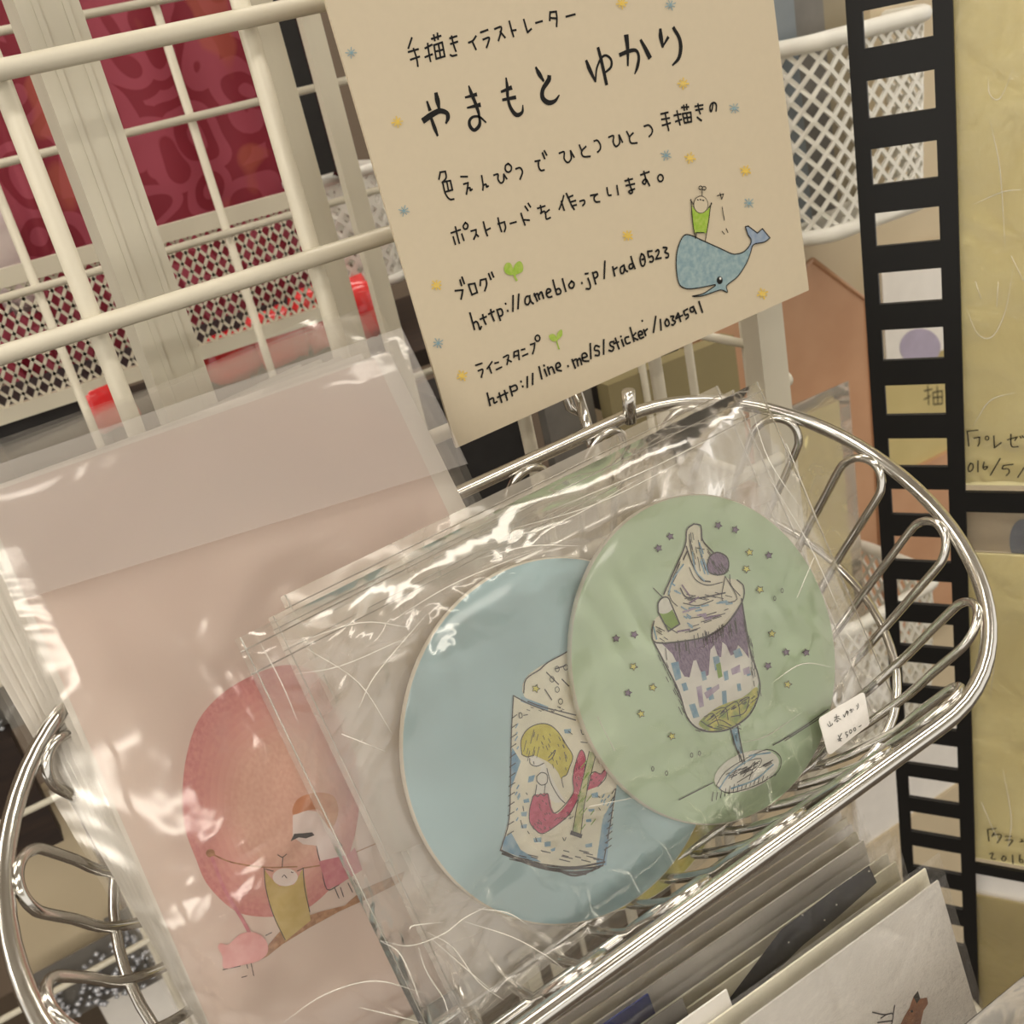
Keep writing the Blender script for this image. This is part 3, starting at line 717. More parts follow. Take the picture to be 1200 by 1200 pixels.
def at_(R_, s):
    f = (s % 1.0) * NP; i = int(f); t = f - i; a = R_[i % NP]; c = R_[(i + 1) % NP]
    return a[0] + (c[0] - a[0]) * t, a[1] + (c[1] - a[1]) * t
NL = 22
for k in range(NL):
    s = (k + .27) / NL; d = .0155 / PER
    def leg(ss, fr):
        x, v = at_(RIMI, ss); xa, va = at_(RA, ss)
        return loc(xa + (x - xa) * fr, va + (v - va) * fr, -.0635 + .0630 * fr)
    path = [loc(*at_(RC, s - d), -.0955), loc(*at_(RB, s - d), -.0955), leg(s - d, 0), leg(s - d, .45)]
    for t in range(0, 9):
        th = math.pi * t / 8
        path.append(leg(s - d * math.cos(th), 1 - (1 - math.sin(th)) * .24))
    path += [leg(s + d, .45), leg(s + d, 0), loc(*at_(RB, s + d), -.0955), loc(*at_(RC, s + d), -.0955)]
    b = MB(); b.tube(smooth_path(path, 4), .0026, 8); b.build('wire_loop', M['chrome'], bk, smooth=True)
for v in (-.045, 0, .045):
    b = MB(); b.tube([loc(-.2, v, -.0985), loc(.2, v, -.0985)], .0024, 8); b.build('floor_wire', M['chrome'], bk, smooth=True)
# hanging hooks on the back rim
hp = loc(.145, .1287, 0)
def hook(x):
    p = loc(x, .1287, 0)
    b = MB(); b.tube(smooth_path([p + Vector((-.002, -.003, -.030)), p + Vector((-.002, .005, -.014)), p + Vector((.0, .012, .004)), p + Vector((.006, .026, .016)), p + Vector((.007, .036, .030)), p + Vector((.006, .046, .044)), p + Vector((.005, .060, .046)), p + Vector((.004, .066, .030))], 5), .0036, 10)
    b.build('hook', M['chrome'], bk, smooth=True)
hook(.128); hook(-.18)
b = MB(); p = loc(.152, .1287, .0); b.tube([p + Vector((0, -.002, -.004)), p + Vector((0, -.006, .018))], .0042, 12); b.build('peg', M['chrome'], bk, smooth=True)
b = MB(); p = aty(668, 478, .553); b.tube([p + Vector((-.004, 0, .03)), p, p + Vector((.006, -.008, -.006))], .0032, 10); b.build('hook_end', M['chrome'], bk, smooth=True)

# ------------------------------------------------------------------ pouches of clear film
def sheet_pack(mb, pl, a0, a1, b0, b1, off, bulge, nx=26, ny=20, wob=.0012, seed=0, sides=(1, -1), pinch=14):
    """two-sided flat pouch: front and back film joined round the border"""
    rnd = random.Random(seed); ph = [rnd.uniform(0, 6.28) for _ in range(10)]
    def h(t, s):
        e = min(t, 1 - t, s, 1 - s) * pinch; e = max(0, min(1, e))
        w = math.sin(9 * t + 5 * s + ph[0]) + .7 * math.sin(17 * s - 8 * t + ph[1]) + .5 * math.sin(31 * t + 14 * s + ph[2]) + .4 * math.sin(43 * s + 11 * t + ph[3])
        return (bulge + wob * w) * (e ** .6)
    for sg in sides:
        vs = []; fs = []
        for j in range(ny + 1):
            for i in range(nx + 1):
                t, s = i / nx, j / ny
                vs.append(pl.pt(a0 + (a1 - a0) * t, b0 + (b1 - b0) * s, off + sg * max(h(t, s), .0002)))
        for j in range(ny):
            for i in range(nx):
                k = j * (nx + 1) + i; f = (k, k + 1, k + nx + 2, k + nx + 1); fs.append(f if sg > 0 else f[::-1])
        mb.add(vs, fs)

# ------------------------------------------------------------------ pink prints in sleeves
PP = Plane(loc(0, -.047, -.075), 32, 0)
L0 = PP.ab(33, 706)[0]; R0 = PP.ab(551, 590)[0] - .014; B0 = -.040; T0 = (PP.ab(0, 545)[1] + PP.ab(462, 437)[1]) / 2
def pink_pack(i):
    o = -.0026 * i
    dx = 0.0; du = [0, .003, -.001, .001, -.003, -.001, -.005, -.004][i]
    lb = ['front sleeved pale pink print with a big rose moon and small walking figures'] + ['sleeved print stacked %s behind the pink moon print' % w for w in ('directly', 'second', 'third', 'fourth', 'fifth', 'sixth', 'last')]
    t_ = thing('sleeved_print', PP.pt((L0 + R0) / 2 + dx, B0, o), lb[i], 'print', 'prints in clear sleeves')
    pl = PP.shift(o, dx, du)
    ph = .0155 * i; px_, pu_ = pl.x, pl.u
    pl.p = pl.p + px_ * L0 + pu_ * B0
    pl.x, pl.u = px_ * math.cos(ph) + pu_ * math.sin(ph), pu_ * math.cos(ph) - px_ * math.sin(ph)
    pl.p = pl.p - pl.x * L0 - pl.u * B0
    b = MB(); b.slab([pl.pt(L0, B0), pl.pt(R0, B0), pl.pt(R0, T0), pl.pt(L0, T0)], pl.n * -.0012)
    b.build('print', M['print_pink'] if i == 0 else M['print_white'], t_)
    if i == 0:
        b = MB(); b.slab([pl.pt(L0 + .004, B0 - .001, -.0014), pl.pt(R0 + .014, B0 - .001, -.0014), pl.pt(R0 + .010, T0 + .002, -.0014), pl.pt(L0 + .004, T0 + .002, -.0014)], pl.n * -.001)
        b.build('backing_card', M['print_white'], t_)
    b = MB(); sheet_pack(b, pl, L0 - .006, R0 + .022, B0 - .004, T0 + (.022 if i else .012), -.0008, .0056 if i == 0 else .0011, 22, 26, .0006 if i == 0 else .0002, i, (1,))
    b.build('sleeve', M['film_sleeve'], t_, smooth=True)
    if i == 0:
        fa = pl.ab(31, 704); fb = pl.ab(551, 545)
        b = MB(); vs = []; nx = 20
        for j in range(9):
            for k in range(nx + 1):
                t = k / nx; lo = fa[1] + (fb[1] - fa[1]) * t; s = j / 8
                vs.append(pl.pt(L0 - .005 + (R0 + .020 - L0 + .005) * t, lo + (T0 + .010 - lo) * s, .0072 + .0006 * math.sin(7 * t + 4 * s)))
        b.add(vs, [(j * (nx + 1) + k, j * (nx + 1) + k + 1, (j + 1) * (nx + 1) + k + 1, (j + 1) * (nx + 1) + k) for j in range(8) for k in range(nx)])
        b.build('sleeve_flap', M['film_flap'], t_, smooth=True)
        pa_ = Art(pl, t_)
        cp = (180, 760, 2.857)
        moon_o = [tuple(float(v) for v in q.split(',')) for q in '420,58 330,90 230,150 150,240 110,360 97,480 105,600 140,700 180,790 260,870 330,895 420,895 530,860 640,730 690,500 650,250 560,100 490,60'.split()]
        for q in range(9):
            k = 1 - .062 * q; t = q / 8
            mm = mat('rose_crayon_shade', tuple(a + (c - a) * t for a, c in zip((200, 126, 128), (230, 192, 174))), .7, scale=900, c2=tuple(a + (c - a) * t for a, c in zip((212, 146, 142), (222, 178, 160))), aniso=(1, 1, .5))
            pa_.fill('moon_drawing', mm, cp, ' '.join('%.1f,%.1f' % (470 + (x - 470) * k, 540 + (y - 540) * k) for x, y in moon_o), 4)
        pa_.line('rope_drawing', M['brown_crayon'], cp, '190,685 260,715 370,732 480,730;500,735 580,720 680,680 750,650', 1.6)
        pa_.ell('pole_knob', M['brown_crayon'], cp, 190, 685, 15, 14)
        pa_.line('pole_drawing', M['rose_skirt'], cp, '195,700 240,810 310,930 355,1030', 4.0)
        pa_.fill('ground_drawing', M['brown_crayon'], cp, '360,1040 385,990 450,915 560,880 640,860 700,805 840,745 830,780 720,835 620,880 520,935 430,990 380,1030')
        pa_.fill('sack_figure_body', M['olive_crayon'], cp, '370,738 380,830 410,920 440,980 525,910 520,870 500,735 470,790 420,795 385,760')
        pa_.ell('sack_figure_face', M['figure_white'], cp, 440, 765, 42, 30)
        pa_.line('figure_outline', M['pen'], cp, '370,735 375,800 400,890 440,975;500,735 505,800 522,880;375,738 400,745;480,745 500,735;430,765 437,758 445,768;460,748 466,750;430,730 432,700;415,690 430,698 445,688', 1.0)
        pa_.fill('tall_figure_body', M['figure_white'], cp, '465,560 500,540 545,545 580,590 620,650 650,700 560,720 545,660 500,655 465,630')
        pa_.fill('tall_figure_hair', M['orange_crayon'], cp, '465,555 480,505 540,482 600,492 618,540 605,590 585,600 560,545 520,540', 3)
        pa_.fill('tall_figure_skirt', M['rose_skirt'], cp, '552,712 650,690 672,665 698,740 620,790 580,806')
        pa_.fill('moustache_drawing', M['pen'], cp, '458,645 470,620 498,618 530,615 538,625 510,635 485,632')
        pa_.line('figure_outline', M['pen'], cp, '545,655 550,690 560,720;590,610 630,660;560,730 580,806 620,790;605,800 620,835;625,800 635,830;650,785 665,815;670,775 685,805;475,608 477,610;512,600 514,602', 1.1)
        pa_.fill('pig_drawing', M['pig'], cp, '235,1070 230,1030 215,1000 225,985 250,990 290,955 340,950 375,975 382,1015 350,1045 290,1060', 3)
        pa_.line('figure_outline', M['pen'], cp, '232,1075 250,1070 290,1062;235,1070 232,1030 218,1000;310,1050 315,1070;325,1048 335,1095;375,960 395,950;295,1100 312,1095', .9)
        pa_.finish()
    return t_
for i in range(8): pink_pack(i)

# ------------------------------------------------------------------ round cards in a clear bag
DP = Plane(loc(.04, -.079, -.065), 23, 6)
def circle_fit(pl, pts):
    # least-squares circle through back-projected rim points
    q = [pl.ab(*p) for p in pts]; n = len(q)
    mx = sum(p[0] for p in q) / n; my = sum(p[1] for p in q) / n
    cx, cy = mx, my
    for _ in range(200):
        r = sum(math.hypot(p[0] - cx, p[1] - cy) for p in q) / n
        gx = sum((1 - r / math.hypot(p[0] - cx, p[1] - cy)) * (p[0] - cx) for p in q) / n
        gy = sum((1 - r / math.hypot(p[0] - cx, p[1] - cy)) * (p[1] - cy) for p in q) / n
        cx += gx * 1.2; cy += gy * 1.2
    return cx, cy, sum(math.hypot(p[0] - cx, p[1] - cy) for p in q) / n
gp = [(660 + x / 2.858, 560 + y / 2.858) for x, y in ((90, 280), (40, 480), (35, 650), (80, 850), (180, 1020), (300, 1120), (430, 1172), (560, 1165), (700, 1090), (820, 960), (890, 800), (915, 620), (900, 480), (840, 300), (750, 180), (620, 90), (500, 55), (380, 65), (250, 120))]
bpx = [(450 + x / 2.5, 620 + y / 2.5) for x, y in ((55, 640), (70, 480), (130, 320), (240, 180), (380, 100), (520, 85), (600, 95), (90, 830), (160, 970), (270, 1080), (400, 1150), (520, 1170), (640, 1150), (740, 1090), (820, 1010))]
def disc(pl, cx, cy, r, face, label, th=.0042):
    t_ = thing('round_card', pl.pt(cx, cy - r, -th / 2), label, 'round card', 'round dessert cards in clear bags')
    b = MB(); n = 96; rings = [(r * .962, 0.0), (r * .975, -.0001), (r * .985, -.0009)]
    vs = [pl.pt(cx, cy, 0)]; fs = []
    prof = [(r * .5, 0), (r * .968, 0), (r * .990, -.0007)]
    for (q, o) in prof: vs += [pl.pt(cx + q * math.cos(2 * math.pi * k / n), cy + q * math.sin(2 * math.pi * k / n), o) for k in range(n)]
    for k in range(n): fs.append((0, 1 + k, 1 + (k + 1) % n))
    for j in range(len(prof) - 1):
        for k in range(n): fs.append((1 + j * n + k, 1 + j * n + n + k, 1 + j * n + n + (k + 1) % n, 1 + j * n + (k + 1) % n))
    b.add(vs, fs); b.build('printed_face', face, t_, smooth=True)
    b = MB(); vs = []; fs = []
    prof = [(r * .990, -.0007), (r, -.0016), (r, -th + .0005), (r * .985, -th), (0.0001, -th)]
    for (q, o) in prof: vs += [pl.pt(cx + q * math.cos(2 * math.pi * k / n), cy + q * math.sin(2 * math.pi * k / n), o) for k in range(n)]
    for j in range(len(prof) - 1):
        for k in range(n): fs.append((j * n + k, j * n + n + k, j * n + n + (k + 1) % n, j * n + (k + 1) % n))
    b.add(vs, fs); b.build('card_edge', M['card_edge'], t_, smooth=True)
    return t_
gx, gy, gr = circle_fit(DP, gp)
BP = DP.shift(-.0065)
bx, by, br_ = circle_fit(BP, bpx)
green = disc(DP, gx, gy, gr, M['disc_green'], 'pale green round card with a purple parfait drawing')
blue = disc(BP, bx, by, br_, M['disc_blue'], 'pale blue round card with a mermaid in a drinking glass')
YP = DP.shift(-.0135)
yx, yy = YP.ab(708, 868)
yel = disc(YP, yx, yy, gr * .97, M['disc_yellow'], 'yellow and green round card peeking out behind the blue one')

G = Art(DP, green); cg = (660, 560, 2.858)
G.fill('glass_fill', M['off_white'], cg, '302,552 400,548 480,530 545,490 598,408 620,560 655,680 635,760 590,830 500,850 450,840 410,800 380,700 340,620')
G.fill('cream_swirl', M['cream'], cg, '435,155 410,175 405,230 365,320 335,390 340,440 300,480 295,520 310,550 400,547 480,530 545,490 595,420 600,360 575,340 540,330 500,260 465,210 460,170', 3)
G.fill('purple_sauce', M['purple'], cg, '330,556 400,548 480,530 545,490 597,415 610,500 622,605 600,575 585,560 572,590 560,595 545,560 532,550 528,600 518,600 505,560 492,575 486,660 470,668 455,640 445,610 435,612 422,668 405,665 390,640 365,590')
for sd in ('360,620 385,615 395,670 375,680', '500,600 520,596 528,640 508,645', '535,650 550,645 553,675 540,680', '478,705 495,700 505,740 488,745', '530,715 545,712 548,760 533,765', '420,760 440,755 455,800 435,805', '580,690 592,688 596,712 584,715', '395,690 410,685 418,710 402,715', '610,640 622,636 628,660 615,664', '568,580 590,570 600,595 575,604', '460,650 474,646 480,675 466,680'):
    G.fill('blue_patches', M['dblue'], cg, sd)
for sd in ('445,700 462,695 470,765 455,770', '560,640 590,625 592,650 565,660', '470,720 520,690 522,705 480,740', '600,640 622,632 624,655 604,660'):
    G.fill('lilac_patches', M['lilac'], cg, sd)
G.fill('green_patch', M['lime'], cg, '510,625 525,618 532,665 518,672')
G.fill('flakes', M['mix_yellow'], cg, '455,815 520,765 600,735 645,700 648,735 610,800 560,835 500,848 465,838', 3)
G.fill('berry', M['purple'], cg, '480,290 490,262 515,250 545,265 552,295 540,320 510,325 485,315', 3)
G.fill('glass_stem', M['dblue'], cg, '556,845 585,832 605,950 595,955')
G.ell('glass_foot', M['off_white'], cg, 612, 982, 114, 62, -.38)
G.fill('tiny_figure', M['lime'], cg, '316,450 350,435 362,440 388,492 350,513')
G.fill('tiny_figure_head', M['off_white'], cg, '317,450 316,420 330,402 348,402 360,425 362,442 340,455', 3)
for (w, sd) in ((1.6, '435,155 412,175 405,230 365,320 335,390;460,170 465,210 500,250;435,155 455,158 460,170 462,210;410,230 430,290 460,340 490,348;390,370 410,400 460,402 540,385;302,480 295,520 310,552 400,547 480,530 545,490 597,415 602,365 580,342;595,405 610,500 622,570 655,680 650,735 620,795 560,838 500,850 450,840 412,800 385,715 340,625 302,552;480,290 490,262 515,250 545,265 552,295 540,320 510,325 485,315 480,290;316,450 316,420 330,402 348,402 360,425 388,490;316,450 350,514;350,514 388,490;558,840 575,900 598,952;582,832 590,880 606,955'),
                (1.0, '420,190 425,240 440,290;450,210 460,260 475,310;350,380 360,410 380,430;420,300 440,340 480,360 530,350;400,420 450,428 500,410;420,470 460,465 510,450;330,480 350,500 380,520;540,330 530,410 580,405 540,330;555,325 560,360 590,395;300,370 320,390 330,400;405,405 440,395;445,235 470,240;470,800 500,790 520,830;500,780 540,770 550,810;540,770 580,750 590,800;590,745 620,735 610,780;480,830 520,810 560,830;560,800 600,790 620,760;460,815 490,835 530,842'),
                (1.1, '385,1078 500,1020;720,885 800,835 885,775;740,880 830,822 880,790;700,895 760,862'),
                (.9, '510,1030 540,985 600,945 680,910 725,935 715,985 640,1030 550,1055 510,1030;560,1010 590,960 660,940 640,980 580,1020;600,1000 640,950 620,1010;590,985 650,955;' + ';'.join('%d,%d %d,%d' % (500 + 14 * i, 1052 + int(6 * math.sin(i)) - int(i * 4.2), 496 + 14 * i, 1082 - int(i * 5.6)) for i in range(16)))):
    G.line('pen_outline', M['pen'], cg, sd, w)
rs = random.Random(11)
def hatch(x0, y0, x1, y1, n, dx, dy, w=.8, m='pen', nm='pen_hatching'):
    sd = []
    for i in range(n):
        t = rs.random(); x = x0 + (x1 - x0) * t + rs.uniform(-9, 9); y = y0 + (y1 - y0) * t + rs.uniform(-9, 9); k = rs.uniform(.5, 1.2)
        sd.append('%.0f,%.0f %.0f,%.0f' % (x, y, x + dx * k, y + dy * k))
    G.line(nm, M[m], cg, ';'.join(sd), w)
hatch(345, 390, 405, 240, 12, -14, 30); hatch(310, 500, 330, 545, 8, 20, 12); hatch(420, 180, 445, 280, 8, 6, 34); hatch(470, 240, 510, 330, 8, 12, 18)
hatch(400, 400, 540, 390, 12, 24, 6); hatch(400, 520, 540, 450, 14, 26, -8); hatch(310, 560, 400, 780, 16, 12, 26); hatch(610, 480, 650, 720, 16, 5, 30)
hatch(340, 570, 600, 470, 34, 5, 40, .9); hatch(485, 280, 545, 300, 16, 8, 14, .9); hatch(470, 815, 630, 740, 30, 16, -12, .8); hatch(570, 860, 598, 945, 8, 4, 20)
hatch(545, 1000, 690, 950, 26, 24, -12); hatch(430, 840, 600, 830, 8, 24, 6)
hatch(360, 330, 420, 500, 10, 16, 10, 1.6, 'dblue', 'blue_hatching'); hatch(420, 440, 540, 420, 8, 22, -4, 1.8, 'dblue', 'blue_hatching'); hatch(440, 200, 480, 330, 8, 8, 22, 1.6, 'dblue', 'blue_hatching')
hatch(400, 440, 520, 480, 8, 20, -6, 1.8, 'lilac', 'lilac_hatching')
G.line('blue_shading', M['dblue'], cg, '520,1040 560,985 640,930;560,1040 640,1010 700,960;620,930 690,920;350,390 365,340 400,290;300,500 310,540;430,250 440,310 470,345', 1.6)
G.line('purple_shading', M['purple'], cg, '395,360 420,395;380,515 420,508;470,470 520,460;420,420 450,400', 1.8)
for (x, y) in ((355, 197), (316, 236), (516, 160), (573, 174), (685, 260), (174, 538), (235, 525), (214, 720), (743, 584), (810, 585), (682, 630)):
    G.star('purple_star', M['purple'], 660 + x / 2.858, 560 + y / 2.858, 4.6, x * .13, M['pen'])
for (x, y) in ((620, 250), (610, 306), (655, 375), (695, 522), (748, 692), (232, 632), (297, 702), (257, 790), (360, 865)):
    G.star('yellow_star', M['star_y'], 660 + x / 2.858, 560 + y / 2.858, 4.8, x * .17, M['pen'])
for (x, y) in ((704, 404), (729, 378), (296, 974), (342, 988), (426, 928), (452, 922)):
    G.ring('small_bubble', M['pen'], cg, x, y, 4, 7, .7)
G.finish()

Bm = Art(BP, blue); cb = (450, 620, 2.5)
Bm.fill('foam', M['cream'], cb, '540,300 545,350 460,400 412,440 410,490 470,530 560,560 640,600 660,480 640,300', 3)
Bm.fill('drinking_glass', M['cream'], cb, '378,488 430,515 560,556 690,600 680,760 650,985 560,1000 420,970 340,940 365,850 370,700')
for sd in ('350,905 345,940 420,970 460,975 400,940 372,890', '375,640 400,680 372,760 368,700', '640,850 675,780 650,985 620,985', '400,490 480,520 480,535 400,505'):
    Bm.fill('blue_wash', M['dblue'], cb, sd)
cm = (590, 820, 5.457)
Bm.fill('pale_sleeve', M['off_white'], cm, '165,375 200,360 255,400 280,440 330,540 390,650 330,660 240,600 200,610 215,510 240,430 190,420')
Bm.fill('yellow_hair', M['hair'], cm, '115,350 110,260 150,190 220,155 290,160 350,210 400,290 440,360 420,430 400,480 370,500 380,550 350,470 300,410 250,380 190,355 150,365', 3)
Bm.fill('pink_tail', M['pinktail'], cm, '185,620 235,605 285,600 305,690 340,730 400,670 450,580 440,540 445,450 470,370 495,320 520,360 520,450 500,540 470,640 420,730 340,800 250,855 190,820 160,750', 2)
Bm.fill('pink_tail', M['pinktail'], cm, '530,580 545,500 580,460 620,470 655,430 655,480 610,550')
Bm.fill('straw', M['straw'], cm, '440,840 470,640 545,330 590,340 520,640 490,870')
for sd in ('160,490 200,480 190,520 155,530', '125,640 160,630 165,655 130,660', '110,720 150,715 145,745 115,745', '110,800 150,795 145,820 112,822', '190,885 240,880 240,910 195,912', '260,910 300,905 300,935 262,940', '560,600 600,590 605,625 565,625', '540,700 580,695 580,715 545,715', '525,765 560,762 560,780 528,782', '520,925 565,915 565,940 525,945', '385,190 430,185 430,215 390,215', '300,955 330,945 325,965 305,970'):
    Bm.fill('blue_wash', M['dblue'], cm, sd)
Bm.line('pen_outline', M['pen'], cb, '378,488 372,600 370,700 365,850 340,940;378,488 430,515 500,540 560,560;545,300 545,350 480,390 455,412;455,412 415,440 408,480;640,985 660,870 678,760;475,420 510,455;500,410 530,400;520,440 540,460;470,470 490,500;420,505 460,520 520,535 560,545', 1.3)
Bm.line('bottom_scribble', M['pen'], cb, '340,940 400,968 480,985 560,990 645,975;345,950 420,978 500,995 600,992 640,985;360,955 450,990 540,1005 610,1000;420,975 520,1002 590,1010;500,995 560,1015 630,990', 2.2)
Bm.line('pen_outline', M['pen'], cm, '115,350 110,260 150,190 220,155 290,160 350,210 400,290 440,360 420,430 400,480 370,500 380,560;115,350 150,365 190,355;165,375 170,410 210,425 255,405;210,490 240,465 275,480 275,530 240,545 212,520 210,490;275,440 300,530 350,620 390,660;200,610 210,545;265,540 258,600;185,620 165,700 165,780 200,830 250,855 340,800 420,730 470,640;185,620 200,605 215,620 235,600 255,615 280,600 295,680 325,725 390,670 445,590 440,500 465,380 495,320 522,370 515,460;530,580 545,490 580,460 620,475 655,430 650,500 600,555;440,840 475,640 545,330;490,870 520,640 590,340;190,395 193,412;285,370 330,320 310,370 285,390', 1.0)
rs2 = random.Random(5)
def scrib(x0, y0, x1, y1, n, dx, dy, m='pen', w=.7, nm='pen_hatching'):
    sd = []
    for i in range(n):
        x, y = rs2.uniform(x0, x1), rs2.uniform(y0, y1); k = rs2.uniform(.5, 1.2)
        sd.append('%.0f,%.0f %.0f,%.0f' % (x, y, x + dx * k, y + dy * k))
    Bm.line(nm, M[m], cm, ';'.join(sd), w)
scrib(140, 190, 230, 340, 10, -14, 60); scrib(240, 200, 380, 300, 12, 12, 26); scrib(300, 330, 400, 440, 10, 6, 24)
scrib(180, 640, 290, 820, 22, 8, 12); scrib(300, 720, 440, 780, 12, 10, -8); scrib(455, 380, 510, 560, 10, 3, 22); scrib(545, 480, 620, 540, 8, 8, -8)
scrib(470, 360, 560, 840, 14, 30, -40, 'lime', 1.0, 'straw_stripes')
scrib(60, 40, 400, 90, 14, 18, 6); scrib(20, 960, 600, 1040, 24, 60, 14, 'pen', 1.0)
scrib(70, 150, 90, 880, 12, 12, -22, 'dblue', 1.4, 'blue_hatching'); scrib(620, 560, 680, 960, 14, 14, -24, 'dblue', 1.4, 'blue_hatching')
Bm.line('straw_end', M['pen'], cm, '432,850 490,870', 4.5)
Bm.line('side_scribble', M['pen'], cm, ';'.join('%d,%d %d,%d' % (20 + int(28 * (1 - i / 12)), 120 + i * 62, 60 + int(22 * (1 - i / 12)), 95 + i * 62) for i in range(13)) + ';' + ';'.join('%d,%d %d,%d' % (640 + 6 * (8 - i), 600 + 45 * i, 690 + 3 * (6 - i), 570 + 45 * i) for i in range(9)), 1.0)
Bm.line('small_marks', M['pen'], cm, '95,85 98,115 115,110 110,85 95,85;125,100 150,95;410,200 435,220;490,190 500,220 520,215;490,270 530,275;140,595 148,605;120,680 125,710;105,770 120,820;150,840 160,855;375,880 385,900 395,880;600,615 612,625;605,690 615,705;200,880 210,905', .9)
Bm.star('yellow_star', M['star_y'], 627, 807, 5, .3, M['pen'])
for (x, y) in ((505, 410), (530, 405), (505, 470), (515, 505), (490, 440)):
    Bm.ring('small_bubble', M['pen'], cb, x, y, 6, 8, .8)
Bm.finish()

# ------------------------------------------------------------------ bags
TLc = DP.ab(335, 716); TRc = DP.ab(890, 447)
XL = DP.ab(275, 745)[0]; XR = (DP.ab(892, 445)[0] + DP.ab(997, 700)[0]) / 2 + .003; YT = DP.ab(600, 590)[1]; YB = min(gy - gr, by - br_) - .004
def bag(o, x0, x1, y1, seed, label, front=False, m=None):
    pl = DP.shift(o)
    t_ = thing('clear_bag', pl.pt(0, 0), label, 'bag', 'clear bags for round cards')
    b = MB(); sheet_pack(b, pl, x0, x1, YB, y1, 0, .0105 if front else .003, 44, 32, .0010, seed, (1, -1) if front else (1,), 8); b.build('film', m or M['film_disc'], t_, smooth=True)
    for yy_ in (y1 - .006, y1 - .017):
        b = MB(); b.tube([pl.pt(x0, yy_, .0012), pl.pt((x0 + x1) / 2, yy_ + .0006, .003), pl.pt(x1, yy_, .0012)], .00035, 5); b.build('top_seam', M['seam'], t_, smooth=True)
    for xx in (x0 + .0025, x1 - .0025):
        b = MB(); b.tube([pl.pt(xx, YB + .002, .0012), pl.pt(xx, y1, .0012)], .00035, 5); b.build('side_seam', M['seam'], t_, smooth=True)
    return t_, pl
fb, fpl = bag(-.0042, XL, XR, YT, 3, 'crinkled clear bag in front holding the green and blue round cards', True)
bag(-.020, XL + .021, XR - .006, YT + .001, 5, 'second clear bag just behind the front bag', False, M['film_back'])
bag(-.027, XL + .032, XR - .010, YT + .007, 9, 'third clear bag behind the round cards', False, M['film_back'])
# price sticker on the front bag
STP = DP.shift(.0100)
cs = (940, 790, 9.23)
b = MB(); cor = [(672, 185), (735, 540), (290, 885), (178, 480)]
ab = [Vector((*STP.ab(940 + x / 9.23, 790 + y / 9.23), 0)) for x, y in cor]
pts = []
for i in range(4):
    p = ab[i]; a = ab[i - 1]; c = ab[(i + 1) % 4]; r = .0028
    u = (a - p).normalized() * r; w = (c - p).normalized() * r
    for k in range(6):
        t = k / 5; pts.append(p + u * (1 - t) ** 2 + w * t ** 2)
b.slab([STP.pt(p.x, p.y, 0) for p in pts], STP.n * -.0006)
st = b.build('price_sticker', M['white_print'], fb); st['label'] = 'white price sticker with handwritten 500 yen'
T = Art(STP, st, .0003)
T.line('sticker_lettering', M['ink'], cs, '270,540 290,565 325,545;290,510 305,555;320,530 325,545;345,470 395,455;365,435 378,520;365,480 345,510;380,475 412,490;365,512 392,505;440,440 455,465;455,465 475,405 495,405 490,430;478,395 490,445;510,395 530,380 538,410;520,375 525,415;545,375 552,390;585,335 590,350;600,318 605,350 590,380;385,660 400,690;425,640 400,690 420,725;380,705 425,695;385,720 415,715;465,630 485,625;465,630 470,655 490,655 478,685;610,570 635,552', .72)
T.ring('sticker_lettering', M['ink'], cs, 520, 620, 12, 19, .7); T.ring('sticker_lettering', M['ink'], cs, 565, 596, 11, 17, .7)
T.finish()
# raised creases in the film, coloured white to paint in their glints
CP = DP.shift(.0075)
def glint_lines(parent, pl, sds, w0=1.0):
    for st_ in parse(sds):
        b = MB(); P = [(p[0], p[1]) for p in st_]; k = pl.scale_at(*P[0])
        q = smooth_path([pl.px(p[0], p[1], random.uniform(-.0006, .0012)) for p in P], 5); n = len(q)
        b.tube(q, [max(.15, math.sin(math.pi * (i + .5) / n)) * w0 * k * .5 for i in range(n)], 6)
        b.build('film_glint', M['crease'], parent, smooth=True)
glint_lines(fb, CP, '445,1102 480,1108 520,1095 545,1075 580,1058;480,1090 485,1085 520,1080;500,1092 530,1110 560,1150 590,1172;490,1110 500,1140 520,1170 525,1190;505,1100 540,1130 575,1160;545,1080 600,1098 640,1120 660,1135;560,1065 595,1070 620,1085;330,1200 380,1165 440,1150 500,1165;420,1180 460,1190 500,1200;445,1102 470,1120 495,1180', 1.5)
glint_lines(fb, CP, '300,745 330,800 350,850;330,760 420,730 480,735;345,790 400,780 470,750;360,760 420,800 460,860;420,830 440,790 500,720;400,860 450,880;560,655 620,640 680,640;470,720 540,680 640,640;600,620 700,590 800,540;640,600 760,550 860,500;560,640 660,610 750,560;880,480 900,540 940,600;900,560 950,640 985,720;920,520 960,620;905,800 940,778 975,782;700,840 720,880;935,700 955,650;870,870 900,862 940,835;750,1075 800,1058 860,1010;690,945 740,935;990,740 1010,770', 1.1)

